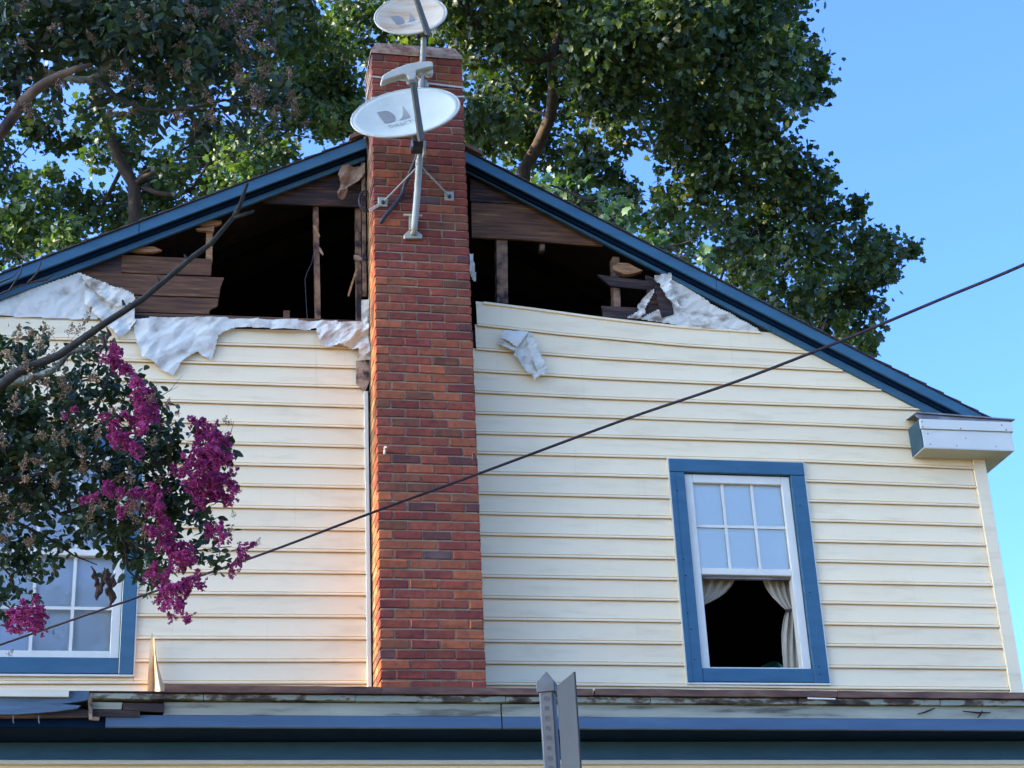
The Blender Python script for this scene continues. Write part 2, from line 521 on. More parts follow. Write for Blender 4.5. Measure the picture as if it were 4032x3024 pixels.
RIGHT = [
    [(1890, 2784), (2372, 2786), (3300, 2796), (3797, 2800)],
    [(1890, 2697), (2372, 2700), (3300, 2711.8), (3797, 2715.9)],
    [(1890, 2613.4), (2372, 2617.5), (3300, 2628.8), (3797, 2633.9)],
    [(1890, 2527.4), (2372, 2532.5), (3300, 2544.3), (3797, 2550.9)],
    [(1890, 2440.3), (2372, 2445.9), (3300, 2459.7), (3797, 2468.4)],
    [(1890, 2354.7), (2372, 2362.4), (3300, 2376.8), (3797, 2388)],
    [(1890, 2271.7), (2372, 2279.4), (3300, 2295.8), (3797, 2306)],
    [(1890, 2188.2), (2372, 2196.9), (3300, 2213.8), (3797, 2226.6)],
    [(1890, 2106.3), (2372, 2116.5), (3300, 2135.5), (3797, 2147.2)],
    [(1890, 2024.3), (2372, 2036), (3300, 2055), (3797, 2070.4)],
    [(1890, 1945.1), (2372, 1956.9), (3300, 1978.2), (3797, 1993)],
    [(1890, 1865.7), (2372, 1874.9), (3200, 1897), (3697, 1916)],
    [(1890, 1786.3), (2372, 1798), (3200, 1820.2), (3697, 1841.7)],
    [(1890, 1708.4), (2372, 1721.2), (3200, 1745.4), (3600, 1764)],
    [(1890, 1629), (2372, 1644.4), (3200, 1674.2), (3560, 1690)],
    [(1890, 1547), (2372, 1571), (3200, 1599.4), (3600, 1614)],
    [(1890, 1463.5), (2372, 1493.2), (3200, 1529.2), (3500, 1540)],
    [(1890, 1378), (2372, 1413.8), (2790, 1437), (3200, 1457.5)],
    [(1890, 1283), (2200, 1318), (2453, 1341), (2706, 1364), (3000, 1381)],
    [(1890, 1192), (2090, 1217), (2372, 1255), (2453, 1264), (2670, 1288), (3000, 1311)],
]
RL = [Line([at(x, y, -0.018) for x, y in r]) for r in RIGHT]
COR_X = at(3827, 1811, -0.02).x                              # inner edge of the corner board
WR = dict(x0=2.236, x1=3.295, z0=4.677, z1=6.378)            # right window, outside of the casing
X_R0 = CX1 - 0.03


def split_rows(lines, xa, xb, W):
    for i in range(len(lines) - 1):
        zb, zt = lines[i], lines[i + 1]
        xm = (W['x0'] + W['x1']) / 2
        lo, hi = zb(xm), zt(xm)
        ov = max(0, min(hi, W['z1']) - max(lo, W['z0'])) / (hi - lo)
        x_start = xa
        if lines is RL and i == len(lines) - 2: x_start = at(1876, 1250, 0).x
        if lines is RL and i == len(lines) - 3: x_start = at(1872, 1330, 0).x
        if ov < 0.12:
            if lines is RL and i % 3 == 1 and i < len(lines) - 4:
                xs_ = x_start + (xb - x_start) * rng.uniform(.15, .6)
                board(zb, zt, x_start, xs_ + .012, n=14)
                board(zb, zt, xs_, xb, n=14, Y=-.0018)
            else:
                board(zb, zt, x_start, xb, n=24)
        else:
            board(zb, zt, xa, W['x0'] - 0.006, n=10)
            board(zb, zt, W['x1'] + 0.006, xb, n=10)
            if ov < 0.85:
                if hi > W['z1']: board(lambda x: W['z1'] + 0.008, zt, W['x0'] - 0.004, W['x1'] + 0.004, n=4, lip=False)
                else: board(zb, lambda x: W['z0'] - 0.012, W['x0'] - 0.004, W['x1'] + 0.004, n=4)


split_rows(RL, X_R0, COR_X - 0.002, WR)
# lock strip along the top of the highest panel (it has come loose and pulls away from the chimney)
tl = RL[-1]
m = MB()
x0 = at(1903, 1195, 0).x
x1 = at(2990, 1305, 0).x
pts = [(x0 + (x1 - x0) * i / 20) for i in range(21)]
for dz0, dz1, yy0, yy1 in ((-0.004, 0.014, -0.020, -0.005),):
    for a, b in zip(pts[:-1], pts[1:]):
        v = [(a, yy0, tl(a) + dz0), (b, yy0, tl(b) + dz0), (b, yy0, tl(b) + dz1), (a, yy0, tl(a) + dz1),
             (a, yy1, tl(a) + dz0), (b, yy1, tl(b) + dz0), (b, yy1, tl(b) + dz1), (a, yy1, tl(a) + dz1)]
        m.add(v, [(0, 1, 2, 3), (3, 2, 6, 7), (0, 4, 5, 1)])
m.build('lock_strip', SIDING, house)

LEFT_Y = [2776, 2692, 2605.7, 2517.1, 2430.3, 2342.5, 2257.4, 2171.8, 2087, 2005, 1919, 1838, 1757.6, 1679, 1599.5, 1522, 1445, 1369]
LL = []
for y in LEFT_Y:
    s = 0.031 * max(0.0, min(1.0, (2600 - y) / 1000))
    LL.append(Line([at(x, y + s * (x - 1225), -0.018) for x in (-900, 300, 1225, 1450)]))
s = 0.030
LL.append(Line([at(x, 1262 + 0.029 * (x - 380), -0.018) for x in (-900, 300)] + [at(620, 1268, -0.018), at(760, 1297, -.018), at(1225, 1305, -0.018), at(1450, 1312, -0.018)]))
X_L1 = at(1446, 2000, 0).x
WL = dict(x0=-2.70, x1=-1.604, z0=4.709, z1=6.405)
split_rows(LL, -4.08, X_L1, WL)

# ---- wall behind the siding, split round the window openings
attic_z = at(1000, 1262, 0.05).z
for (xa, xb, za, zb_) in ((-4.12, WL['x0'] + .1, 0, attic_z - .02), (WL['x0'] + .1, WL['x1'] - .1, 0, WL['z0'] + .08), (WL['x0'] + .1, WL['x1'] - .1, WL['z1'] - .09, attic_z - .02),
                         (WL['x1'] - .1, CX0 + .05, 0, attic_z - .02), (CX0 + .05, CX1 - .05, 0, 8.6), (CX1 - .05, WR['x0'] + .1, 0, attic_z - .02), (WR['x0'] + .1, WR['x1'] - .1, 0, WR['z0'] + .08),
                         (WR['x0'] + .1, WR['x1'] - .1, WR['z1'] - .09, attic_z - .2), (WR['x1'] - .1, 4.74, 0, 6.5)):
    MB().box((xa, 0.006, za), (xb, 0.10, zb_)).build('wall', CHAR, house)
MB().box((-4.12, 0.11, 0), (-4.0, HD, 6.55)).build('wall', SIDING, house)
MB().box((4.64, 0.11, 0), (4.775, HD, 6.55)).build('wall', SIDING, house)
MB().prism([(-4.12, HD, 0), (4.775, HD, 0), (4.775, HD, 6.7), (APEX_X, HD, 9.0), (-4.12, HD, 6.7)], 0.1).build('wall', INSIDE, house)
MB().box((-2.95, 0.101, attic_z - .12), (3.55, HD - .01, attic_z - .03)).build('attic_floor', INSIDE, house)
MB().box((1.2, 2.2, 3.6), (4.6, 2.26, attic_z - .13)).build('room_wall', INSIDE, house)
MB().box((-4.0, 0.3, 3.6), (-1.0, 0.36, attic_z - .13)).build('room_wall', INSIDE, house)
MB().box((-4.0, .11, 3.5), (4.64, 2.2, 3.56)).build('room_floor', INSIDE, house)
# lower solid part of the gable beside the opening (behind the house wrap)
zl = Line([at(-800, 1240, .02), at(530, 1262, .02)])
xa, xb = -4.12, at(470, 1200, .02).x
ww = [(xa, .025, zl(xa) - .1), (xb, .025, zl(xb) - .05), (xb, .025, rake_mid(xb))] + [(xa, .025, max(zl(xa), rake_mid(xa)))]
MB().prism(ww, .03).build('sheathing', PLANK_D, house)
xa = at(2560, 1260, .02).x
xb = at(3120, 1330, .02).x
MB().prism([(xa, .025, RL[-2](xa)), (xb, .025, RL[-2](xb)), (xb, .025, rake_mid(xb)), (xa, .025, rake_mid(xa) - .10)], .03).build('sheathing', PLANK_D, house)
xc = 4.74
MB().prism([(xb, .025, 6.2), (xc, .025, 6.2), (xc, .025, rake_mid(xc)), (xb, .025, rake_mid(xb))], .03).build('sheathing', PLANK_D, house)

# ---- corner board
MB().box((COR_X, -0.032, 0), (4.80, 0.10, 6.47)).build('corner_board', SIDING, house, bevel=0.004)
MB().box((-4.17, -0.032, 0), (-4.08, 0.10, 6.47)).build('corner_board', SIDING, house, bevel=0.004)


# ---- roof: slabs, shingles, rake boards
roof = MB()
def slab(m, xe, xa_, ya, side, t0, t1):                       # slab between eave x and inner x, offsets along z
    L = fL_top if side < 0 else fR_top
    m.prism([(xe, ya, L(xe) + t0), (xa_, ya, L(xa_) + t0), (xa_, ya, L(xa_) + t1), (xe, ya, L(xe) + t1)], HD + .2 - ya)
apex_z = fR_top(APEX_X)
slab(roof, EAVE_L, -0.015, YF + .023, -1, -0.055, 0.002)
slab(roof, -0.015, APEX_X, 0.012, -1, -0.055, 0.002)
slab(roof, APEX_X, CX1 + .015, 0.012, 1, -0.055, 0.002)
slab(roof, CX1 + .015, EAVE_R, YF + .023, 1, -0.055, 0.002)
roof_o = roof.build('roof', CHAR, house)
for side, xe in ((-1, EAVE_L), (1, EAVE_R)):
    sh = MB()
    L = fL_top if side < 0 else fR_top
    edge = -0.015 if side < 0 else CX1 + .015
    nC = 34
    for i in range(nC):
        xa = xe + (APEX_X - xe) * i / nC
        xb = xe + (APEX_X - xe) * (i + 1) / nC
        past = (xb > edge) if side < 0 else (xb < edge)
        y0 = 0.014 if past else YF - .014 - rng.uniform(0, .006)
        sh.prism([(xa, y0, L(xa) + .003), (xb, y0, L(xb) + .003), (xb, y0, L(xb) + .007), (xa, y0, L(xa) + .019)], HD + .22 - y0)
    o = sh.build('shingles', SHINGLE, roof_o)
    tag(o, kind='stuff')
# ridge caps beside the chimney
def slope_box(name, xa, xb, L, y0, y1, z0, z1, mat):
    MB().prism([(xa, y0, L(xa) + z0), (xb, y0, L(xb) + z0), (xb, y0, L(xb) + z1), (xa, y0, L(xa) + z1)], y1 - y0).build(name, mat, roof_o)
slope_box('ridge_cap', at(1374, 545, YF).x, -0.004, fL_top, YF - .035, 0.5, .024, .060, RIDGE)
slope_box('ridge_cap', CX1 + .004, at(1892, 594, YF).x, fR_top, YF - .035, 0.5, .024, .060, RIDGE)
for k in range(3):
    a = CX0 + .02 + k * .23
    pk = [(a, 0.02), (a + .22, 0.02)]


def rake(side):
    Lt, Lb, Wb = (fL_top, fL_bot, wL_bot) if side < 0 else (fR_top, fR_bot, wR_bot)
    if side < 0:
        cuts = [(EAVE_L, at(548, 872, YF).x - .0), (at(548, 872, YF).x + .004, -0.012)]
        wc = [(EAVE_L, -0.012)]
    else:
        e = at(2820, 1110, YF).x
        cuts = [(CX1 + .012, e), (e + .004, 4.80)]
        e2 = at(3040, 1300, YW).x
        wc = [(CX1 + .012, e2), (e2 + .004, 4.74)]
    for a, b in cuts:
        lo = lambda x: Lb(x)
        zmin = 6.775 if side > 0 else -1e9
        A = [(a, YF, lo(a)), (b, YF, max(lo(b), zmin)), (b, YF, max(Lt(b), zmin + .03)), (a, YF, Lt(a))]
        if side > 0 and lo(b) < zmin:                         # bottom tip cut level on the eave return
            xk = a
            while lo(xk) > zmin: xk += .002
            A = [(a, YF, lo(a)), (xk, YF, zmin), (b, YF, zmin), (b, YF, max(Lt(b), zmin + .01)), (a, YF, Lt(a))]
        MB().prism(A, .022).build('rake_fascia', BLUE, house, bevel=.003)
    # soffit strip and bed mould between fascia and frieze
    a, b = (EAVE_L, -0.012) if side < 0 else (CX1 + .012, 4.80)
    d = .004
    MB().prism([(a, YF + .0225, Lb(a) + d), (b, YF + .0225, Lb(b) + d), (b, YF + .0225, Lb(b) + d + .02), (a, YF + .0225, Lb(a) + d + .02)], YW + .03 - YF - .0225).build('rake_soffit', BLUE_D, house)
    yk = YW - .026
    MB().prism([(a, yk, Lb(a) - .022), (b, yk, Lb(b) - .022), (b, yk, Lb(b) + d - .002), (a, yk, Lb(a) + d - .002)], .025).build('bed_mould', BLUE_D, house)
    for a, b in wc:
        zt = lambda x: Lb(x) + d - .003
        A = [(a, YW, Wb(a)), (b, YW, Wb(b)), (b, YW, zt(b)), (a, YW, zt(a))]
        MB().prism(A, .03).build('frieze_board', BLUE, house, bevel=.003)


rake(-1)
rake(1)

# ---- eave return at the right corner
er = empty_p = bpy.data.objects.new('eave_return', None)
link(er, house)
er.empty_display_size = .1
D_ = -0.225
c = lambda x, y, Y=D_: at(x, y, Y)
S0 = lambda u, v: (3500 + u * .2713, 1500 + v * .2713)
bl, br = c(*S0(492, 962)), c(*S0(1812, 1014))
tl_, tr_ = c(*S0(432, 540)), c(*S0(1775, 625))
ml, mr_ = c(*S0(448, 695)), c(*S0(1775, 760))
xl, xr = bl.x, br.x
zb0, zm, zt0 = (bl.z + br.z) / 2, (ml.z + mr_.z) / 2, (tl_.z + tr_.z) / 2
xlb = 4.203
# core box runs back along the side eave
MB().box((xl, D_ + .004, zb0 + .004), (xr - .004, -0.024, zt0)).build('return_core', M('faded_teal_paint', [(0.3, (0.018, 0.05, 0.075)), (0.7, (0.035, 0.085, 0.12))], 6, 0.6), er)
MB().box((4.79, -0.0235, zb0 + .004), (xr - .004, HD, zt0)).build('return_core', BLUE, er)
MB().box((xl + .012, D_ - .004, zb0), (xr, D_ + .0035, zm)).build('panel', PANEL, er, bevel=.002)
MB().box((xl + .002, D_ - .018, zm + .002), (xr + .018, D_ + .0035, zt0 - .002)).build('panel', PANEL, er, bevel=.002)
MB().box((xl + .006, D_ - .003, zb0 - .006), (xr + .002, -0.024, zb0 + .0035)).build('soffit_panel', GREYP, er)
MB().box((4.803, -0.0235, zb0 - .006), (xr + .002, HD, zb0 + .0035)).build('soffit_panel', GREYP, er)
MB().box((xr - .0035, D_ - .002, zb0 + .004), (xr + .004, HD, zm)).build('side_panel', PANEL, er)
MB().box((xr - .0035, D_ + .004, zm + .002), (xr + .020, HD, zt0 - .003)).build('side_panel', PANEL, er)
for u, v in ((480, 590), (488, 665), (1040, 690), (1635, 640), (1700, 712)):
    p = c(*S0(u, v), D_ - .019)
    MB().tube([p + Vector((0, .004, 0)), p + Vector((0, -.003, 0))], .005, 6).build('nail', RUST, er)
for u, v in ((566, 765), (1115, 830), (600, 918), (985, 938), (1550, 953)):
    p = c(*S0(u, v), D_ - .005)
    MB().tube([p + Vector((0, .004, 0)), p + Vector((0, -.003, 0))], .005, 6).build('nail', LEAD, er)
MB().add([(xl - .004, D_ - .010, zt0 + .001), (xr + .01, D_ - .010, zt0 + .001), (xr + .01, D_ + .05, zt0 + .022), (xl - .004, D_ + .05, zt0 + .055), (xl - .004, D_ + .002, zt0 + .045), (xr + .01, D_ + .002, zt0 + .016)], [(0, 1, 5, 4), (4, 5, 2, 3), (0, 3, 2, 1), (0, 4, 3), (1, 2, 5)]).build('cap_strip', LEAD, er)
zc = zt0 + .012
zl_c, zr_c = zt0 + .048, zt0 + .019
MB().add([(xl - .012, D_ - .014, zl_c), (xr + .05, D_ - .014, zr_c), (xr + .05, -0.024, zr_c + .03), (xl - .012, -0.024, zl_c + .03),
          (xl - .012, D_ - .014, zl_c + .012), (xr + .05, D_ - .014, zr_c + .010), (xr - .02, -0.024, zr_c + .07), (xl + .03, -0.024, zl_c + .06)],
         [(0, 1, 2, 3), (4, 5, 6, 7), (0, 1, 5, 4), (1, 2, 6, 5), (2, 3, 7, 6), (3, 0, 4, 7)]).build('return_cap', LEAD, er)


# ---- windows
def window(W, cas, casb, fr, cols, split_z, muntin_z, low_open, name_label, double=False):
    w = bpy.data.objects.new('window', None)
    w.empty_display_size = .1
    w['label'] = name_label
    link(w, house)
    x0, x1, z0, z1 = W['x0'], W['x1'], W['z0'], W['z1']
    yc = -0.040
    # casing boards: head over the jambs, sill between them
    MB().box((x0, yc - .004, z1 - casb), (x1, 0.02, z1)).build('casing_board', BLUE, w, bevel=.003)
    MB().box((x0, yc, z0), (x0 + cas, 0.02, z1 - casb - .002)).build('casing_board', BLUE, w, bevel=.003)
    MB().box((x1 - cas, yc, z0), (x1, 0.02, z1 - casb - .002)).build('casing_board', BLUE, w, bevel=.003)
    MB().box((x0 + cas + .002, yc + .004, z0 + .004), (x1 - cas - .002, 0.02, z0 + casb)).build('casing_board', BLUE, w, bevel=.003)
    MB().box((x0, yc - .0045, z0 + .002), (x0 + cas * .30, yc - .0002, z1 - casb - .006)).build('back_band', BLUE, w)
    # pale channel round the casing
    for a, b in (((x0 - .010, -.034, z0 - .012), (x0 - .001, .005, z1 + .006)), ((x1 + .001, -.034, z0 - .012), (x1 + .010, .005, z1 + .006)),
                 ((x0 - .0005, -.034, z1 + .001), (x1 + .0005, .005, z1 + .006)), ((x0 - .0005, -.034, z0 - .014), (x1 + .0005, .005, z0 - .001))):
        MB().box(a, b).build('channel_trim', WHITE, w)
    a0, a1, b0, b1 = x0 + cas + .003, x1 - cas - .003, z0 + casb + .003, z1 - casb - .006
    yf = -0.012
    f = fr
    MB().box((a0, yf, b0), (a0 + f, .07, b1)).build('frame', WHITE, w, bevel=.004)
    MB().box((a1 - f, yf, b0), (a1, .07, b1)).build('frame', WHITE, w, bevel=.004)
    MB().box((a0 + f + .001, yf, b1 - f), (a1 - f - .001, .07, b1)).build('frame', WHITE, w, bevel=.004)
    MB().box((a0 + f + .001, yf + .004, b0), (a1 - f - .001, .07, b0 + (.012 if low_open else f * .8))).build('frame', WHITE, w, bevel=.002)
    MB().box((a0 + f + .001, yf + .006, split_z - .026), (a1 - f - .001, .05, split_z + .026)).build('meeting_rail', WHITE, w, bevel=.004)
    g0, g1 = a0 + f, a1 - f

    def lights(zl_, zh, zm_, yg):
        n = cols
        ms = .011
        for k in range(1, n):
            x = g0 + (g1 - g0) * k / n
            MB().box((x - ms, yg - .008, zl_), (x + ms, yg + .002, zh)).build('muntin', WHITE, w)
        MB().box((g0 + .001, yg - .0085, zm_ - ms), (g1 - .001, yg + .0025, zm_ + ms)).build('muntin', WHITE, w)
        for k in range(n):
            for za, zb_ in ((zl_, zm_ - ms), (zm_ + ms, zh)):
                xa = g0 + (g1 - g0) * k / n + (ms if k else 0)
                xb = g0 + (g1 - g0) * (k + 1) / n - (ms if k < n - 1 else 0)
                MB().box((xa, yg - .002, za), (xb, yg + .001, zb_)).build('pane', GLASS, w)
    lights(split_z + .026, b1 - f, muntin_z[0], .02)
    if not low_open:
        lights(b0 + f * .8, split_z - .026, muntin_z[1], .035)
    else:
        MB().box((a0 + f + .001, .03, split_z - .045), (a1 - f - .001, .06, split_z - .027)).build('raised_sash', LEAD, w)
    return w, g0, g1, b0, b1


cw = at(2683, 1862, -.04).x - at(2626, 1862, -.04).x
hb = at(2900, 1818, -.04).z - at(2900, 1868, -.04).z
sz = at(2930, 2250, -.01).z
mz = at(2900, 2070, -.01).z
wR, g0, g1, b0, b1 = window(WR, cw, hb, .066, 3, sz, (mz,), True, 'open sash window with six lights above and a raised lower sash')
for u, v in ((118, 228), (160, 700), (175, 810), (190, 1068), (213, 1180), (237, 1390), (962, 330), (1030, 928), (1092, 1440), (1098, 1490), (530, 80)):
    p = at(2600 + u * .5728, 1800 + v * .5728, -.0475)
    MB().tube([p + Vector((0, .006, 0)), p], .0042, 6).build('nail', CHAR, wR)
bl_ = MB()
n_s = 26
for k in range(n_s):                                            # slatted blind behind the upper lights
    z = sz - .02 + (b1 - sz) * k / n_s
    bl_.add([(g0 - .01, .0305, z), (g1 + .01, .0305, z), (g1 + .01, .033, z + (b1 - sz) / n_s + .004), (g0 - .01, .033, z + (b1 - sz) / n_s + .004)], [(0, 1, 2, 3)])
bl_.build('blind', BLIND, wR)
szl = at(300, 2172, -.01).z
mzl = at(350, 2389, -.01).z
wL, h0, h1, d0, d1 = window(WL, .094, .112, .062, 3, szl, (szl + (6.405 - szl) * .46, mzl), False, 'closed sash window behind the flowering tree')
MB().add([(h0 - .02, .075, d0 - .02), (h1 + .02, .075, d0 - .02), (h1 + .02, .075, d1 + .02), (h0 - .02, .075, d1 + .02)], [(0, 1, 2, 3)]).build('blind', M('grey_blind', [(0.3, (0.50, 0.58, 0.66)), (0.7, (0.56, 0.64, 0.72))], 2, 0.8), wL)


# ---- curtains and a heap of cloth seen through the open sash
def cloth_strip(name, rows, Y, mat, label, cat, folds=5, depth=.03, thick=.004):
    V, F = [], []
    nx = 28
    rr = []
    for i in range(len(rows) - 1):
        (a0_, b0_, y0_), (a1_, b1_, y1_) = rows[i], rows[i + 1]
        for t in range(4):
            u = t / 4
            rr.append((a0_ + (a1_ - a0_) * u, b0_ + (b1_ - b0_) * u, y0_ + (y1_ - y0_) * u))
    rr.append(rows[-1])
    for k, (xa_, xb_, y) in enumerate(rr):
        for j in range(nx + 1):
            u = j / nx
            p = at(xa_ + (xb_ - xa_) * u, y[0] + (y[1] - y[0]) * u if isinstance(y, tuple) else y, Y)
            p.y += depth * math.sin(u * folds * 2 * math.pi + k * .08) * (0.6 + .4 * math.sin(k * .3))
            V.append(p)
    n = nx + 1
    for k in range(len(rr) - 1):
        for j in range(nx):
            F.append((k * n + j, k * n + j + 1, (k + 1) * n + j + 1, (k + 1) * n + j))
    o = MB().add(V, F).build(name, mat, None, smooth=True)
    sm = o.modifiers.new('thick', 'SOLIDIFY')
    sm.thickness = thick
    return tag(o, label, cat)


W5 = lambda u, v: (2600 + u * .5728, 1800 + v * .5728)
def crow(l, r, v): return (W5(l, v)[0], W5(r, v)[0], W5(0, v)[1])
cloth_strip('curtain', [crow(225, 545, 780), crow(230, 515, 835), crow(235, 492, 880), crow(240, 452, 925), crow(245, 400, 965), crow(250, 340, 995), crow(255, 300, 1012)], .13, CURT,
            'grey curtain drawn up to the left behind the open sash', 'curtain', 4, .022)
ct = empty('curtain', at(*W5(900, 1060), .13), 'pale tied back curtain hanging at the right of the open sash', 'curtain')
a_ = cloth_strip('drape', [crow(690, 950, 780), crow(705, 950, 835), crow(735, 952, 900), crow(775, 952, 960), crow(830, 955, 1020), crow(866, 958, 1052)], .13, CURT, None, None, 5, .022)
b_ = cloth_strip('drape', [crow(866, 960, 1060), crow(850, 985, 1120), crow(838, 1000, 1220), crow(840, 1010, 1330), crow(848, 1020, 1440), crow(850, 1020, 1475)], .13, CURT, None, None, 4, .018)
c_ = MB().tube([at(*W5(862, 1057), .10), at(*W5(900, 1052), .09), at(*W5(975, 1048), .12)], .012, 6).build('tie_band', BLACK, None)
for o in (a_, b_, c_):
    o.parent = ct
    o.matrix_parent_inverse = Matrix.Translation(-WLOC[ct.name])
pts = [at(*W5(670, 1475), .12), at(*W5(700, 1440), .12), at(*W5(760, 1400), .14), at(*W5(800, 1402), .16), at(*W5(840, 1440), .14), at(*W5(850, 1475), .12)]
m = MB()
for k, dy in enumerate((0, .05, .10, .14)):
    pass
V = []
for k in range(5):
    for p in pts:
        V.append(p + Vector((0, k * .05, -.02 * k * k * .3 + .008 * math.sin(k * 2 + p.x * 40))))
F = [(k * 6 + j, k * 6 + j + 1, (k + 1) * 6 + j + 1, (k + 1) * 6 + j) for k in range(4) for j in range(5)]
tag(m.add(V, F).build('cloth', TEAL, None, smooth=True), 'dark teal cloth heaped on the sill of the open window', 'cloth')

# ------------------------------------------------------------------ chimney
chim = MB().box((CX0 + .010, CY0 + .010, 0), (CX1 - .010, 0.0035, CTOP - .004)).build('chimney', MORTAR, house)
BH, BW, BJ = 0.070, 0.2031, 0.0115


def brick_mesh(L, D, seed):
    r = random.Random(seed)
    h = BH - BJ
    j = lambda s_=.0028: r.uniform(-s_, s_)
    e = .0045
    v = [(0 + j(), e, 0 + j()), (L + j(), e, 0 + j()), (L + j(), e, h + j()), (0 + j(), e, h + j()),
         (0, D, 0), (L, D, 0), (L, D, h), (0, D, h),
         (e + j(), j(.001), e + j()), (L - e + j(), j(.001), e + j()), (L - e + j(), j(.001), h - e + j()), (e + j(), j(.001), h - e + j())]
    f = [(8, 9, 10, 11), (0, 1, 9, 8), (1, 2, 10, 9), (2, 3, 11, 10), (3, 0, 8, 11), (0, 4, 5, 1), (1, 5, 6, 2), (2, 6, 7, 3), (3, 7, 4, 0), (4, 7, 6, 5)]
    me = MB().add(v, f).mesh('brick', BRICKS[0])
    return me


FULL = [brick_mesh(BW - BJ, .095, 10 + k) for k in range(5)]
HALF = [brick_mesh(BW / 2 - BJ, .19, 20 + k) for k in range(4)]
END = [brick_mesh(BW - BJ / 2, .095, 30 + k) for k in range(4)]
HEND = [brick_mesh(BW / 2 - BJ / 2, .19, 40 + k) for k in range(4)]
side = MB()
NR = 74
for i in range(NR):
    z = CTOP - (i + 1) * BH + BJ * .5
    lay = [(0, 'h'), (BW * .5, 'f'), (BW * 1.5, 'f'), (BW * 2.5, 'f')] if i % 2 == 0 else [(0, 'f'), (BW, 'f'), (BW * 2, 'f'), (BW * 3, 'h')]
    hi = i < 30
    for k, (x, t) in enumerate(lay):
        first, last = k == 0, k == 3
        me = rng.choice({'f': END if first or last else FULL, 'h': HEND}[t])
        o = bpy.data.objects.new('brick', me)
        xo = CX0 + x + (BJ / 2 if not first else 0)
        o.location = (xo + rng.uniform(-.0012, .0012), CY0 + rng.uniform(-.002, .0025), z + rng.uniform(-.0012, .0012))
        wts = [7, 2.5, 5, 1.3, 2.2, .5] if hi else [7, 5.5, 3, 1.0, 1.5, .3]  # warm bounce light put into orange low bricks; duller, sootier tones higher up
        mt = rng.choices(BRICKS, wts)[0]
        o.material_slots  # mesh carries one slot
        link(o, chim)
        o.matrix_parent_inverse = Matrix.Identity(4)
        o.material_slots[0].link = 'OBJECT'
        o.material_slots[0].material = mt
    # bricks of the two flanks, beyond the corner bricks
    for xs in (0, 1):
        c0 = (.195 if (i % 2 == 0) == (xs == 0) else .10)
        y = CY0 + c0 + BJ
        while y < -0.02:
            y1 = min(y + BW - BJ, 0.0)
            xx = (CX0 + rng.uniform(-.001, .002), CX0 + .06) if xs == 0 else (CX1 - .06, CX1 + rng.uniform(-.002, .001))
            side.box((xx[0], y, z), (xx[1], y1, z + BH - BJ))
            y = y1 + BJ
o = side.build('side_bricks', BRICK_SIDE, chim)
tag(o, kind='stuff')
# cracked mortar crown
cap = MB()
nx = 22
for k, (ins, z) in enumerate(((-.006, -.006), (-.004, .030), (.045, .125), (.12, .135))):
    ring = []
    for s_ in range(4 * nx):
        q, u = divmod(s_, nx)
        u /= nx
        xa, xb, ya, yb = CX0 + ins, CX1 - ins, CY0 + ins, 0.0 - ins
        p = [(xa + (xb - xa) * u, ya), (xb, ya + (yb - ya) * u), (xb + (xa - xb) * u, yb), (xa, yb + (ya - yb) * u)][q]
        nz = mnoise.noise(Vector((p[0] * 9, p[1] * 9, k * 3.1))) * .010
        ring.append((p[0] + nz * .4, p[1] + nz * .5, CTOP + z + (nz if k else 0)))
    cap.v += ring
n4 = 4 * nx
for k in range(3):
    for s_ in range(n4):
        cap.f.append((k * n4 + s_, k * n4 + (s_ + 1) % n4, (k + 1) * n4 + (s_ + 1) % n4, (k + 1) * n4 + s_))
cap.f.append(tuple(3 * n4 + s_ for s_ in range(n4)))
cap.build('mortar_crown', CAPM, chim)
# white channel trim where the siding meets the chimney
A, B = at(1448, 1545, -.03), at(1457, 2690, -.03)
xw = A.x
MB().box((-.040, -.034, 3.9), (-.010, .003, at(1450, 1540, -.03).z)).build('channel_trim', WHITE, house, bevel=.003)
MB().box((-.050, -.026, at(1450, 1300, -.03).z), (-.018, .003, at(1450, 1180, -.03).z)).build('channel_trim', WRAP_D, house)
MB().box((-.040, -.026, at(1450, 1165, -.03).z), (-.012, .003, at(1450, 640, -.03).z)).build('channel_trim', STUD, house)
MB().box((CX1 + .004, -.020, at(1860, 1440, -.02).z), (CX1 + .022, .003, at(1860, 1290, -.02).z)).build('channel_trim', WHITE, house)
MB().box((CX1 + .004, -.020, at(1860, 1290, -.02).z), (CX1 + .045, .004, at(1860, 800, -.02).z)).build('corner_post', CHAR, house)


# ------------------------------------------------------------------ burnt attic
def poly(pts, Y, t, name, mat, label=None, parent=house, jag=0.0, seed=1):
    r = random.Random(seed)
    P = [at(x, y, Y) for x, y in pts]
    if jag:
        Q = []
        for i, p in enumerate(P):
            q = P[(i + 1) % len(P)]
            n = max(1, int((q - p).length / .05))
            for k in range(n):
                s_ = p.lerp(q, k / n)
                Q.append(s_ + Vector((r.uniform(-jag, jag), 0, r.uniform(-jag, jag))))
        P = Q
    o = MB().prism(P, t).build(name, mat, parent)
    if label: o['label'] = label
    return o


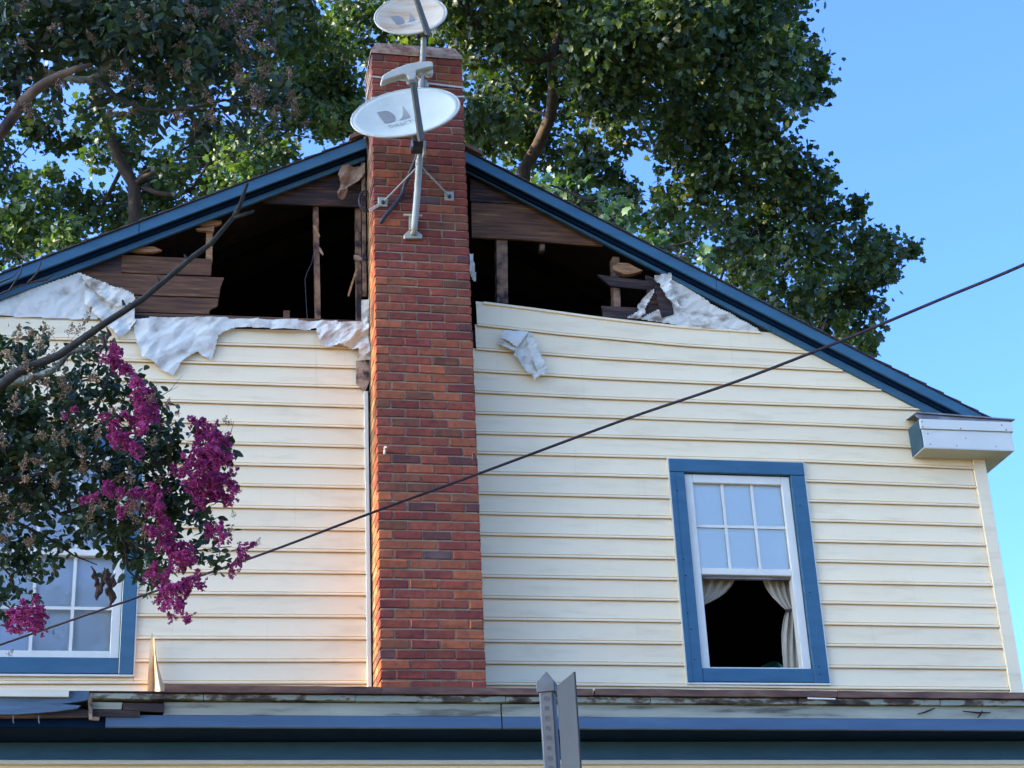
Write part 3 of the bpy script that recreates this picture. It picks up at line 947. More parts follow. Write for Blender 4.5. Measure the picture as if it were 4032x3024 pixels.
# left of the chimney
poly([(1120, 741), (1435, 655), (1445, 747), (1180, 745)], .028, .022, 'sheathing_board', PLANK_D)
poly([(1030, 780), (1118, 745), (1441, 751), (1443, 815), (1200, 806), (1037, 800)], .026, .022, 'sheathing_board', PLANK_D)
poly([(470, 1003), (640, 1012), (834, 1020), (831, 1084), (560, 1076), (340, 1062)], .026, .024, 'sheathing_board', PLANK)
poly([(320, 1068), (560, 1080), (882, 1093), (868, 1130), (862, 1170), (530, 1160), (350, 1130)], .024, .024, 'sheathing_board', PLANK)
poly([(500, 1164), (860, 1176), (857, 1205), (838, 1214), (825, 1222), (824, 1236), (520, 1226)], .026, .024, 'sheathing_board', PLANK)
poly([(500, 1230), (826, 1240), (1430, 1262), (1430, 1290), (500, 1270)], .022, .05, 'bottom_plate', PLANK)
poly([(812, 905), (837, 902), (836, 1030), (811, 1030)], .055, .08, 'stud', RAW)
poly([(1234, 800), (1253, 800), (1258, 1000), (1263, 1262), (1243, 1262), (1238, 1000)], .055, .08, 'stud', STUD)
poly([(1400, 800), (1420, 800), (1425, 1266), (1405, 1266)], .060, .08, 'stud', STUD)
poly([(1117, 1222), (1141, 1223), (1141, 1260), (1117, 1258)], .055, .05, 'stud', PLANK)
poly([(780, 880), (828, 868), (872, 866), (876, 880), (850, 886), (800, 892)], .04, .03, 'splinter', RAW, None, house, .006, 3)
poly([(772, 898), (800, 893), (846, 890), (840, 912), (820, 908), (780, 905)], .03, .03, 'splinter', RAW, None, house, .005, 4)
poly([(500, 984), (560, 974), (605, 970), (636, 985), (600, 992), (540, 992)], .02, .03, 'splinter', RAW, None, house, .005, 5)
poly([(1402, 1052), (1408, 1060), (1375, 1168), (1368, 1162)], .03, .012, 'splinter', RAW, None, house, .002, 6)
poly([(1394, 1002), (1412, 1004), (1430, 1020), (1428, 1034), (1408, 1022), (1396, 1016)], .03, .02, 'splinter', BURNT, None, house, .004, 7)
poly([(1232, 888), (1246, 890), (1262, 930), (1256, 932), (1244, 915)], .045, .012, 'splinter', RAW, None, house, .003, 8)
poly([(1256, 972), (1262, 975), (1276, 1000), (1270, 1003), (1258, 990)], .05, .012, 'splinter', BURNT, None, house, .003, 9)
# right of the chimney
poly([(1852, 700), (2110, 806), (1852, 792)], .028, .022, 'sheathing_board', PLANK_D)
poly([(1856, 797), (2100, 808), (2200, 850), (2372, 940), (2375, 968), (2200, 956), (2040, 942), (1858, 934)], .026, .022, 'sheathing_board', PLANK)
poly([(1955, 930), (1998, 932), (2001, 1240), (1958, 1235)], .055, .09, 'stud', STUD)
poly([(2126, 960), (2145, 962), (2145, 987), (2127, 985)], .055, .05, 'stud', STUD)
poly([(2412, 1010), (2438, 1012), (2446, 1290), (2420, 1290)], .055, .09, 'stud', STUD)
poly([(2412, 1050), (2432, 1034), (2475, 1036), (2505, 1052), (2530, 1066), (2482, 1081), (2432, 1072), (2413, 1060)], .03, .05, 'splinter', RAW, None, house, .007, 11)
poly([(2352, 1081), (2410, 1089), (2575, 1108), (2578, 1143), (2500, 1136), (2403, 1125)], .028, .022, 'sheathing_board', PLANK_D)
poly([(2368, 1204), (2500, 1211), (2560, 1216), (2560, 1290), (2386, 1290), (2377, 1250)], .026, .022, 'sheathing_board', PLANK_D)
poly([(2574, 1114), (2612, 1122), (2650, 1213), (2654, 1235), (2607, 1248), (2590, 1180)], -.035, .02, 'sheathing_board', PLANK_D, 'dark scorched board hanging askew over the torn house wrap')
# rafters running back into the dark
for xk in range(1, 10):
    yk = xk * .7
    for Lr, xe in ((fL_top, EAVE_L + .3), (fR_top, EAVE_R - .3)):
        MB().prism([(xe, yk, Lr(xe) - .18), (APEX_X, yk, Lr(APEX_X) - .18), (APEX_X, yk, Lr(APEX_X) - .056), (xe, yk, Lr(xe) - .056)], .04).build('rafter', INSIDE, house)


# ---- crumpled house wrap
def inside(x, y, P):
    r = False
    j = len(P) - 1
    for i in range(len(P)):
        if (P[i][1] > y) != (P[j][1] > y) and x < (P[j][0] - P[i][0]) * (y - P[i][1]) / (P[j][1] - P[i][1]) + P[i][0]: r = not r
        j = i
    return r


def facet(x, y, cell, seed):                                    # piecewise flat random relief on a sheared triangle lattice
    u, v = x / cell + .5 * y / cell, y / cell * 1.1
    i, j = math.floor(u), math.floor(v)
    a, b = u - i, v - j
    h = lambda p, q: (math.sin(p * 127.1 + q * 311.7 + seed * 74.7) * 43758.5453) % 1
    if a + b < 1: return h(i, j) * (1 - a - b) + h(i + 1, j) * a + h(i, j + 1) * b
    return h(i + 1, j + 1) * (a + b - 1) + h(i, j + 1) * (1 - a) + h(i + 1, j) * (1 - b)


def wrap(P, Y, amp, name, mat, parent, label=None, step=5, freq=.03, seed=0, folds=None, tilt=None):
    xs = [p[0] for p in P]
    ys = [p[1] for p in P]
    idx = {}
    V, F = [], []

    def vert(i, j):
        if (i, j) not in idx:
            x, y = min(xs) + i * step, min(ys) + j * step
            wx = 14 * mnoise.noise(Vector((x * .018, y * .018, seed)))
            wy = 14 * mnoise.noise(Vector((x * .018, y * .018, seed + 7)))
            k_ = .03 / freq
            d = 1.7 * amp * (.55 * facet(x + wx, y + wy, 62 * k_, seed) + .45 * facet(x * .8 - y * .5 + wy, y + x * .3, 34 * k_, seed + 3) + .15 * facet(x, y, 17 * k_, seed + 5) - .25)
            if folds: d += folds[0] * math.sin((x * folds[1] + y * folds[2]))
            if tilt: d += tilt * (y - min(ys)) / (max(ys) - min(ys))
            jx, jy = mnoise.noise(Vector((x * .2, y * .2, 3))) * step * .35, mnoise.noise(Vector((x * .2, y * .2, 8))) * step * .35
            p = at(x + jx, y + jy, Y)
            p.y = Y - max(0, d)
            idx[(i, j)] = len(V)
            V.append(p)
        return idx[(i, j)]
    for i in range(int((max(xs) - min(xs)) / step) + 1):
        for j in range(int((max(ys) - min(ys)) / step) + 1):
            if inside(min(xs) + (i + .5) * step, min(ys) + (j + .5) * step, P):
                F.append((vert(i, j), vert(i + 1, j), vert(i + 1, j + 1), vert(i, j + 1)))
    o = MB().add(V, F).build(name, mat, parent, smooth=False)
    s_ = o.modifiers.new('sheet', 'SOLIDIFY')
    s_.thickness = .001
    s_.offset = 0
    if label: o['label'] = label
    return o


wrap([(-200, 1225), (0, 1176), (160, 1128), (310, 1075), (345, 1130), (380, 1180), (450, 1230), (372, 1262), (0, 1245), (-200, 1238)], -.006, .014, 'house_wrap', WRAP, house, 'smooth white house wrap under the left rake')
wrap([(335, 1120), (350, 1105), (470, 1212), (530, 1215), (533, 1275), (470, 1345), (440, 1300), (395, 1262), (335, 1200)], -.022, .035, 'house_wrap', WRAP, house, 'loose white flap of house wrap at the left', seed=4, folds=(.012, .05, -.04))
wrap([(312, 1080), (340, 1088), (525, 1160), (533, 1185), (500, 1205), (480, 1213), (440, 1206), (345, 1128)], -.045, .03, 'house_wrap', WRAP_D, house, 'soot streaked folded corner of house wrap at the left', seed=6)
wrap([(535, 1256), (842, 1253), (1000, 1260), (1317, 1270), (1440, 1276), (1440, 1300), (1230, 1300), (1180, 1304), (1085, 1302), (1000, 1296), (930, 1292), (880, 1312), (858, 1325), (850, 1368), (830, 1420), (800, 1404), (775, 1386), (715, 1426), (682, 1482), (640, 1462), (600, 1428), (560, 1412), (540, 1360), (528, 1300)], -.030, .035, 'house_wrap', WRAP, house, 'white sheet of house wrap folded down over the left siding', seed=8, freq=.022)
wrap([(1240, 1285), (1330, 1278), (1425, 1270), (1445, 1240), (1452, 1350), (1459, 1385), (1456, 1418), (1405, 1422), (1412, 1385), (1333, 1362), (1287, 1372), (1258, 1355), (1248, 1318)], -.040, .05, 'house_wrap', WRAP, house, 'bunched house wrap hanging by the left of the chimney', seed=12, freq=.04)
wrap([(1430, 1190), (1455, 1180), (1462, 1300), (1460, 1385), (1436, 1300)], -.034, .03, 'house_wrap', WRAP_D, house, seed=3)
poly([(1402, 1421), (1459, 1421), (1452, 1500), (1440, 1537), (1420, 1528), (1405, 1505)], -.045, .02, 'burnt_trim', BURNT, None, house, .005, 5)
wrap([(2515, 1256), (2598, 1217), (2648, 1204), (2620, 1160), (2640, 1090), (2688, 1119), (2797, 1198), (2985, 1295), (2985, 1308), (2800, 1296), (2670, 1284)], -.010, .018, 'house_wrap', WRAP_D, house, 'stained white house wrap under the right rake', seed=15)
wrap([(2573, 1092), (2640, 1080), (2645, 1100), (2630, 1115), (2650, 1150), (2668, 1195), (2684, 1222), (2640, 1190), (2612, 1160), (2595, 1120), (2575, 1106)], -.055, .04, 'house_wrap', WRAP, house, 'ragged white strip of house wrap over the hanging board', seed=17, freq=.06)
wrap([(2576, 1143), (2560, 1180), (2538, 1215), (2540, 1237), (2515, 1258), (2468, 1257), (2475, 1250), (2511, 1228), (2510, 1205), (2530, 1178), (2556, 1150)], -.02, .03, 'house_wrap', WRAP_D, house, 'twisted grey strip of house wrap at the right opening', seed=19, freq=.05)
wrap([(1848, 1003), (1862, 1003), (1868, 1060), (1876, 1110), (1862, 1105), (1850, 1080)], -.03, .03, 'house_wrap', WRAP, house, seed=23, freq=.06)
# loose things
V1 = lambda u, v: (1880 + u * .5123, 1150 + v * .5123)
scr = empty('wrap_scrap', at(*V1(330, 460), -.05), 'folded scrap of white house wrap caught on the cream siding right of the chimney', 'scrap')
for pts_, Ya, am, mt_, sd_ in (([(205, 293), (392, 308), (302, 434), (178, 346)], -.075, .02, WRAP, 31), ([(178, 346), (302, 434), (278, 470), (150, 396)], -.045, .02, WRAP_D, 32),
                               ([(296, 430), (386, 318), (380, 400), (404, 480), (428, 560), (440, 606), (414, 642), (384, 630), (330, 560), (276, 484)], -.055, .035, WRAP, 33),
                               ([(384, 310), (412, 326), (462, 452), (500, 545), (534, 608), (505, 652), (462, 640), (438, 590), (402, 490), (376, 400)], -.065, .04, WRAP, 34),
                               ([(414, 640), (440, 592), (462, 632), (500, 648), (446, 674), (422, 690)], -.050, .03, WRAP_D, 35)):
    wrap([V1(*p) for p in pts_], Ya, am, 'flap', mt_, scr, None, 4, .04, sd_, None, .015)
o = wrap([(1330, 690), (1345, 665), (1400, 662), (1434, 650), (1434, 690), (1420, 712), (1392, 728), (1368, 745), (1362, 775), (1350, 795), (1330, 790), (1326, 770), (1340, 740), (1335, 715)], -.01, .05, 'insulation_scrap', TAN, None, None, 4, .04, 33, (.015, .07, .02))
tag(o, 'tan scrap of insulation drooping under the left rake beside the chimney', 'insulation')
o = MB().tube([at(1236, 990, .045), at(1228, 1035, .035), at(1208, 1075, .03), at(1201, 1100, .03), at(1204, 1160, .03), at(1206, 1200, .03), at(1210, 1256, .03)], .0032, 6).build('hanging_wire', BLACK, None)
tag(o, 'thin dark wire dangling in the left attic opening', 'wire')
V6 = lambda u, v: (0 + u * .6329, 1974 + v * .6329)
sc = MB()
P6 = [V6(*p) for p in ((916, 1190), (922, 1060), (930, 930), (942, 820), (950, 822), (962, 900), (978, 990), (990, 1050), (1028, 1085), (1040, 1125), (1030, 1190))]
sc.prism([at(x, y, -.10) for x, y in P6[:6]] + [at(*V6(968, 1100), -.06), at(*V6(960, 1190), -.06)], .012)
o = sc.build('siding_scrap', M('scorched_vinyl', [(0.3, (0.35, 0.24, 0.13)), (0.6, (0.62, 0.48, 0.29)), (0.8, (0.72, 0.6, 0.4))], 5, 0.5, 0, None, 5, (3, 1, 1)), None)
tag(o, 'warped tan scrap of siding standing against the wall above the porch', 'siding scrap')
V, F = [], []
for k in range(13):
    t = k / 12
    xl_ = 955 + 12 * t
    xr_ = 962 + (1035 - 962) * t ** 1.7
    for j in range(5):
        u = j / 4
        p = at(*V6(xl_ + (xr_ - xl_) * u, 850 + 340 * t), -.10 - .05 * math.sin(u * 3.1) * (t + .2))
        V.append(p)
for k in range(12):
    for j in range(4): F.append((k * 5 + j, k * 5 + j + 1, (k + 1) * 5 + j + 1, (k + 1) * 5 + j))
MB().add(V, F).build('curled_edge', o.data.materials[0], o, smooth=True)

# ------------------------------------------------------------------ porch in front of the wall
YP = -1.60
porch = empty('porch', (0.5, -1.4, 0), 'one storey porch front with peeling cream and blue fascia along the bottom', 'porch')
PX0, PX1 = -4.6, 5.4


def pl(yL, yR, Y):                                              # line on the plane Y through the two picture edges
    return Line([at(0, yL, Y), at(4032, yR, Y)])


def strip(name, top, bot, xa, xb, Y, t, mat, jag=0, seed=0, bevel=0, n=None):
    r = random.Random(seed)
    n = n or max(2, int((xb - xa) / .12))
    P = [(xa + (xb - xa) * k / n, Y, bot(xa + (xb - xa) * k / n) + (r.uniform(-jag, jag) if jag else 0)) for k in range(n + 1)]
    P += [(xa + (xb - xa) * k / n, Y, top(xa + (xb - xa) * k / n) + (r.uniform(-jag, jag) if jag else 0)) for k in range(n, -1, -1)]
    m = MB()
    k2 = n + 1
    V = P + [(p[0], Y + t, p[2]) for p in P]
    N = len(P)
    F = [(k, k + 1, N - 2 - k, N - 1 - k) for k in range(n)] + [(N + k + 1, N + k, 2 * N - 1 - k, 2 * N - 2 - k) for k in range(n)]
    F += [((k + 1) % N, k, k + N, (k + 1) % N + N) for k in range(N)]
    return m.add(V, F).build(name, mat, porch, bevel=bevel)


X = lambda px, Y=YP: at(px, 2760, Y).x
f_t, f_b = pl(2690, 2727, -1.66), pl(2719, 2750, -1.66)
for a, b in ((645, 1500), (1502, 2337), (2346, 3300), (3302, 4400)):
    strip('flashing', f_t, f_b, X(a, -1.66), X(b, -1.66), -1.66, .05, RUST, .0022, a)
d_t, d_b = pl(2727, 2757, -1.635), pl(2748, 2779, -1.635)
for a, b in ((358, 800), (803, 1400), (1402, 1990), (1992, 2560), (2563, 3140), (3143, 3700), (3703, 4400)):
    strip('drip_trim', d_t, d_b, X(a, -1.635), X(b, -1.635), -1.635, .06, PEEL, .0022, b, .002)
q_t, q_b = pl(2718, 2750, -1.56), pl(2768, 2800, -1.56)
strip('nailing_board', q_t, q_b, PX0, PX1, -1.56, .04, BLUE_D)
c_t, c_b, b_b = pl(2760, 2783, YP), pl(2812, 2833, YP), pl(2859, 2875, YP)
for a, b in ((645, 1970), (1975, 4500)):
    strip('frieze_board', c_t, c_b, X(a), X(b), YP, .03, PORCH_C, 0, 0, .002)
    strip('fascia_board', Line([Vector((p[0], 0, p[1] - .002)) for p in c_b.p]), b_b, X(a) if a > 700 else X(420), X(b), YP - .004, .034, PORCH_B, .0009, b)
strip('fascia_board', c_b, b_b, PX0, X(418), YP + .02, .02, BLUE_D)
# rotten corner on the left
w_t, w_b = pl(2715, 2748, -1.68), pl(2741, 2774, -1.68)
strip('loose_strip', w_t, w_b, PX0, X(269, -1.68), -1.68, .02, WHITE)
r_t, r_b = pl(2728, 2760, -1.655), pl(2808, 2838, -1.655)
Z = lambda px, py, Y: at(px, py, Y)
P = [Z(-900, 2812, -1.655), Z(60, 2812, -1.655), Z(150, 2806, -1.655), Z(225, 2800, -1.655), Z(300, 2790, -1.655), Z(318, 2778, -1.655), Z(240, 2772, -1.655), Z(310, 2762, -1.655), Z(345, 2755, -1.655), Z(352, 2722, -1.655), Z(-900, 2712, -1.655)]
MB().prism(P, .03).build('weathered_board', BLUE_W, porch)
P = [Z(-900, 2826, -1.63), Z(110, 2825, -1.63), Z(350, 2822, -1.63), Z(352, 2796, -1.63), Z(300, 2790, -1.63), Z(150, 2800, -1.63), Z(-900, 2806, -1.63)]
MB().prism(P, .03).build('rotten_board', PLANK_D, porch)
for pts, Yk, mt in (([(358, 2764), (482, 2766), (478, 2793), (358, 2791)], -1.612, PORCH_C), ([(484, 2768), (648, 2771), (646, 2804), (484, 2796)], -1.625, PLANK_D),
                    ([(356, 2794), (552, 2797), (551, 2821), (356, 2820)], -1.622, PLANK_D), ([(350, 2820), (392, 2822), (390, 2836), (352, 2832)], -1.62, BURNT),
                    ([(345, 2730), (362, 2728), (364, 2830), (350, 2832)], -1.64, BURNT)):
    MB().prism([at(x, y, Yk) for x, y in pts], .02).build('broken_board', mt, porch)
for px in (52, 153):
    MB().tube([at(px, 2818, -1.66), at(px - 1, 2835, -1.66), at(px + 2, 2848, -1.66)], .003, 5).build('nail', LEAD, porch)
# charred splinters under the trim on the right
for a, b in (((3612, 2812), (3680, 2788)), ((3850, 2826), (3868, 2798)), ((3790, 2800), (3900, 2806))):
    MB().tube([at(*a, -1.62), at((a[0] + b[0]) / 2, (a[1] + b[1]) / 2 + 3, -1.625), at(*b, -1.61)], [.003, .006, .003], 5).build('splinter', CHAR, porch)
MB().prism([at(x, y, -1.672) for x, y in ((3182, 2746), (3290, 2749), (3290, 2754), (3182, 2752))], .006).build('loose_strip', WHITE, porch)
# soffit, frieze, bed mould, wall and roof
zs = b_b(0) + .006
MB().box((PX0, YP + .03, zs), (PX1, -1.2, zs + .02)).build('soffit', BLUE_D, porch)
n_t, n_b = pl(2900, 2910, -1.2), pl(2991, 2991, -1.2)
strip('wall_frieze', Line([Vector((-5, 0, zs - .001)), Vector((5, 0, zs - .001))]), n_b, PX0, PX1, -1.2, .03, BLUE)
k_t, k_b = pl(2991.5, 2991.5, -1.225), pl(3008, 3009, -1.225)
strip('bed_mould', k_t, k_b, PX0, PX1, -1.225, .05, WHITE, .0006, 3, .003)
zz = k_b(0)
pts = [Line([Vector((-6, 0, zz - .155 * k - .002)), Vector((6, 0, zz - .155 * k - .004))]) for k in range(12)]
for k in range(11):
    board(pts[k + 1], pts[k], PX0, PX1, False, 4, porch, -1.19, SIDING)
MB().box((PX0, -1.18, 0), (PX1, -.04, 4.0)).build('wall', SIDING, porch)
MB().add([(PX0, -1.64, 4.19), (PX1, -1.64, 4.17), (PX1, -.036, 4.36), (PX0, -.036, 4.36), (PX0, -1.55, 4.13), (PX1, -1.55, 4.11), (PX1, -.036, 4.25), (PX0, -.036, 4.25)],
         [(0, 1, 2, 3), (7, 6, 5, 4), (0, 4, 5, 1), (1, 5, 6, 2), (2, 6, 7, 3), (3, 7, 4, 0)]).build('porch_roof', SHINGLE, porch)


# ------------------------------------------------------------------ satellite dishes
def dish_frame(pl_, pr_, n0):
    C = (pl_ + pr_) / 2
    u = (pr_ - pl_)
    a = u.length / 2
    u.normalize()
    n = (n0 - u * n0.dot(u)).normalized()
    v = n.cross(u)
    if v.z < 0: v = -v
    return C, u, v, n, a


def dish_reflector(C, u, v, n, a, b, depth, mat, parent):
    V, F = [], []
    nr, na = 10, 64
    for lay in (0, 1):
        for i in range(nr + 1):
            r = i / nr
            for k in range(na):
                t = 2 * math.pi * k / na
                w = depth * (r * r - 1) - (.010 if lay else 0)
                rr = r * (1 if not lay else 1.0)
                V.append(C + u * (a * rr * math.cos(t)) + v * (b * rr * math.sin(t)) + n * w)
    L = (nr + 1) * na
    for lay in (0, 1):
        for i in range(nr):
            for k in range(na):
                k2 = (k + 1) % na
                q = (lay * L + i * na + k, lay * L + i * na + k2, lay * L + (i + 1) * na + k2, lay * L + (i + 1) * na + k)
                F.append(q)
    for k in range(na):
        k2 = (k + 1) % na
        F.append((nr * na + k, nr * na + k2, L + nr * na + k2, L + nr * na + k))
    m = MB()
    # rolled rim
    o = m.add(V, F).build('reflector', mat, parent, smooth=True)
    rim = MB()
    ring = [C + u * (a * 1.004 * math.cos(2 * math.pi * k / na)) + v * (b * 1.004 * math.sin(2 * math.pi * k / na)) - n * .006 for k in range(na + 1)]
    rim.tube(ring, .008, 6, False).build('rim', LNB, o, smooth=True)
    return o


def on_dish(C, u, v, n, a, b, depth, x, y, off=.003):
    r2 = (x / a) ** 2 + (y / b) ** 2
    return C + u * x + v * y + n * (depth * (r2 - 1) + off)


def text_polys(txt, size):
    cu = bpy.data.curves.new('lettering', 'FONT')
    cu.body = txt
    cu.size = size
    cu.space_character = 1.15
    cu.resolution_u = 3
    ob = bpy.data.objects.new('lettering', cu)
    col.objects.link(ob)
    dg = bpy.context.evaluated_depsgraph_get()
    me = bpy.data.meshes.new_from_object(ob.evaluated_get(dg))
    V = [tuple(p.co) for p in me.vertices]
    F = [tuple(p.vertices) for p in me.polygons]
    bpy.data.objects.remove(ob)
    bpy.data.curves.remove(cu)
    bpy.data.meshes.remove(me)
    return V, F


def logo(fr, b, depth, cx_, cy_, s, parent, txt=True):
    C, u, v, n, a = fr
    put = lambda x, y: on_dish(C, u, v, n, a, b, depth, cx_ + x * s, cy_ + y * s * 1.45)
    D = [(-.50, .22), (-.50, -.22), (-.22, -.22)] + [(-.22 + .20 * math.sin(t), -.22 * math.cos(t)) for t in [math.pi * k / 10 for k in range(1, 10)]] + [(-.22, .22)]
    m = MB()
    m.add([put(*p) for p in D], [tuple(range(len(D)))])
    hi, lo = [], []
    for k in range(11):
        t = k / 10
        x = -.08 + .50 * t
        lo.append((x, -.22))
        hi.append((x + .02, -.22 + .47 * t ** 2.1))
    V = [put(*p) for p in lo] + [put(*p) for p in hi]
    m.add(V, [(k, k + 1, 12 + k, 11 + k) for k in range(10)])
    m.build('logo', LOGO, parent)
    if txt:
        V, F = text_polys('DIRECTV', .21)
        w = max(p[0] for p in V)
        MB().add([put(p[0] * 1.0 / w - .48, p[1] - .46) for p in V], F).build('lettering', LOGO, parent)


# lower, large oval dish on a bent mast
dl = empty('satellite_dish', at(1625, 925, CY0), 'large oval grey satellite dish on a bent mast bolted to the chimney face', 'satellite dish', 'satellite dishes on the chimney')
Z4 = lambda u, v: (1350 + u * .603, v * .603)
fr1 = dish_frame(at(*Z4(72, 826), -.93), at(*Z4(742, 636), -.93), Vector((-.22, -1, .42)))
C1, u1, v1, n1, a1_ = fr1
bb1, dp1 = .285, .055
refl = dish_reflector(C1, u1, v1, n1, a1_, bb1, dp1, DISH, dl)
logo(fr1, bb1, dp1, -.062, .062, .225, refl)
bot = C1 - v1 * (bb1 * 1.02) - n1 * .02
back = C1 - n1 * (dp1 + .03)
# back plate and mast
mast_top = at(1657, 590, -.66)
pts = [at(1628, 925, CY0 - .03), at(1632, 880, CY0 - .05), at(1640, 800, CY0 - .10), at(1646, 720, CY0 - .14), at(1651, 640, CY0 - .16), at(1655, 600, CY0 - .17), at(1658, 560, CY0 - .18)]
MB().tube(pts, [.0255] * 4 + [.0255, .022, .022], 14).build('mast', MASTM, dl, smooth=True)
MB().tube([at(1648, 655, CY0 - .155), at(1650, 630, CY0 - .163)], .026, 14).build('collar', MASTM, dl, smooth=True)
MB().tube([at(1658, 575, CY0 - .18), back], .035, 8).build('dish_mount', ARM, dl)
mnt = MB()
p = at(1646, 575, CY0 - .22)
mnt.box((p.x - .055, p.y - .05, p.z - .045), (p.x + .06, p.y + .05, p.z + .035))
mnt.build('mount_bracket', BLACK, dl, bevel=.01)
p = at(1672, 585, CY0 - .26)
mnt = MB().box((p.x - .012, p.y - .02, p.z - .06), (p.x + .006, p.y + .03, p.z + .06))
mnt.build('mount_plate', STRAP, dl)
# feed arm
a0_ = at(*Z4(512, 915), bot.y - .02)
a1p = at(*Z4(458, 530), C1.y - .52)
ax = (a1p - a0_).normalized()
sx = ax.cross(Vector((0, -1, .3))).normalized()
sy = ax.cross(sx).normalized()
m = MB()
V = []
for pp, w in ((a0_, .027), (a0_.lerp(a1p, .5), .024), (a1p, .024)):
    for q in ((-1, -.45), (1, -.45), (1, .45), (-1, .45)):
        V.append(pp + sx * q[0] * w + sy * q[1] * w * 1.2)
F = [(0, 1, 2, 3), (11, 10, 9, 8)]
for k in range(2):
    for j in range(4): F.append((k * 4 + j, k * 4 + (j + 1) % 4, k * 4 + 4 + (j + 1) % 4, k * 4 + 4 + j))
m.add(V, F).build('feed_arm', ARM, dl, bevel=.004)
# triple feed head
FY = a1p.y
hp = [(250, 520), (262, 488), (330, 450), (420, 415), (500, 400), (575, 397), (588, 405), (590, 432), (560, 438), (480, 458), (478, 495), (462, 518), (430, 520), (418, 488), (395, 482), (300, 512), (258, 532)]
MB().prism([at(*Z4(*p), FY - .03) for p in hp], .075).build('feed_head', LNB, dl, bevel=.006)
for (px, py, r) in ((560, 473, .033), (498, 480, .025)):
    p = at(*Z4(px, py), FY + .03)
    MB().tube([p - n1 * .03, p, p + n1 * .015], [r * .75, r, r], 16).build('feed_horn', LNB, dl, smooth=True)
for q in ((400, 515, 440, 545), (430, 540, 480, 530)):
    MB().tube([at(*Z4(q[0], q[1]), FY), at(*Z4(q[2], q[3]), FY)], .009, 6).build('bracket', MASTM, dl)
# struts and their plates
for (s0, s1, Yq) in (((1652, 648), (1508, 796), CY0 - .02), ((1655, 652), (1770, 773), CY0 - .02)):
    e = at(*s1, Yq)
    MB().tube([at(*s0, CY0 - .155), e], .0065, 7).build('strut', MASTM, dl)
    MB().box((e.x - .036, CY0 - .010, e.z - .03), (e.x + .036, CY0 - .003, e.z + .05)).build('strut_plate', MASTM, dl, bevel=.008)
    MB().tube([(e.x, CY0 - .03, e.z), (e.x, CY0 - .008, e.z)], .014, 6).build('bolt', BLACK, dl)
# base plate and clamp
fb = [at(1590, 925, CY0 - .03), at(1612, 905, CY0 - .03), at(1640, 905, CY0 - .03), at(1664, 925, CY0 - .03), at(1662, 938, CY0 - .03), at(1592, 938, CY0 - .03)]
MB().prism(fb, .026).build('base_plate', MASTM, dl, bevel=.004)
MB().tube([at(1590, 846, CY0 - .055), at(1662, 850, CY0 - .055)], .009, 8).build('clamp_bolt', STRAP, dl)
MB().prism([at(x, y, CY0 - .05) for x, y in ((1612, 845), (1624, 845), (1622, 905), (1612, 905))], .04).build('clamp_side', MASTM, dl)

# upper dish on a pole held by two straps
du = empty('satellite_dish', at(1660, 345, CY0), 'smaller rust stained satellite dish on a pole above the chimney top', 'satellite dish', 'satellite dishes on the chimney')
fr2 = dish_frame(at(*Z4(228, 160), -.80), at(*Z4(654, 28), -.80), Vector((-.30, -1, .30)))
C2, u2, v2, n2, a2 = fr2
bb2, dp2 = a2 * .86, .05
r2 = dish_reflector(C2, u2, v2, n2, a2, bb2, dp2, DISH_R, du)
logo(fr2, bb2, dp2, -.045, .030, .175, r2, True)
q0, q1 = at(*Z4(556, 222), C2.y - .10), at(*Z4(462, -60), C2.y - .34)
ax = (q1 - q0).normalized()
sx = ax.cross(Vector((0, -1, .3))).normalized()
sy = ax.cross(sx).normalized()
V = []
for pp, w in ((q0, .024), (q1, .020)):
    for q in ((-1, -.5), (1, -.5), (1, .5), (-1, .5)):
        V.append(pp + sx * q[0] * w + sy * q[1] * w * 1.2)
MB().add(V, [(0, 1, 2, 3), (7, 6, 5, 4)] + [(j, (j + 1) % 4, 4 + (j + 1) % 4, 4 + j) for j in range(4)]).build('feed_arm', ARM, du, bevel=.003)
MB().box(tuple(q1 - Vector((.05, .04, .03))), tuple(q1 + Vector((.05, .04, .05)))).build('feed_head', LNB, du, bevel=.012)
YM = CY0 - .06
tp = at(*Z4(526, 205), YM - .04)
MB().tube([at(1655, 372, YM), at(1658, 330, YM), at(1664, 240, YM), at(1668, 170, YM - .01), tp], .022, 12).build('mast', MASTM, du, smooth=True)
MB().tube([tp - Vector((0, 0, .02)), C2 - n2 * (dp2 + .02)], .03, 8).build('dish_mount', ARM, du)
p = tp + Vector((-.01, -.02, .0))
MB().box((p.x - .05, p.y - .04, p.z - .05), (p.x + .05, p.y + .05, p.z + .04)).build('mount_bracket', BLACK, du, bevel=.01)
for px in (1634, 1672):
    p = at(px, 338, CY0 - .02)
    MB().box((p.x - .02, CY0 - .034, p.z - .045), (p.x + .02, CY0 - .004, p.z + .05)).build('wall_plate', MASTM, du, bevel=.004)
p = at(1682, 335, CY0 - .05)
MB().tube([p, p + Vector((0, .03, 0))], .016, 6).build('bolt', STRAP, du)
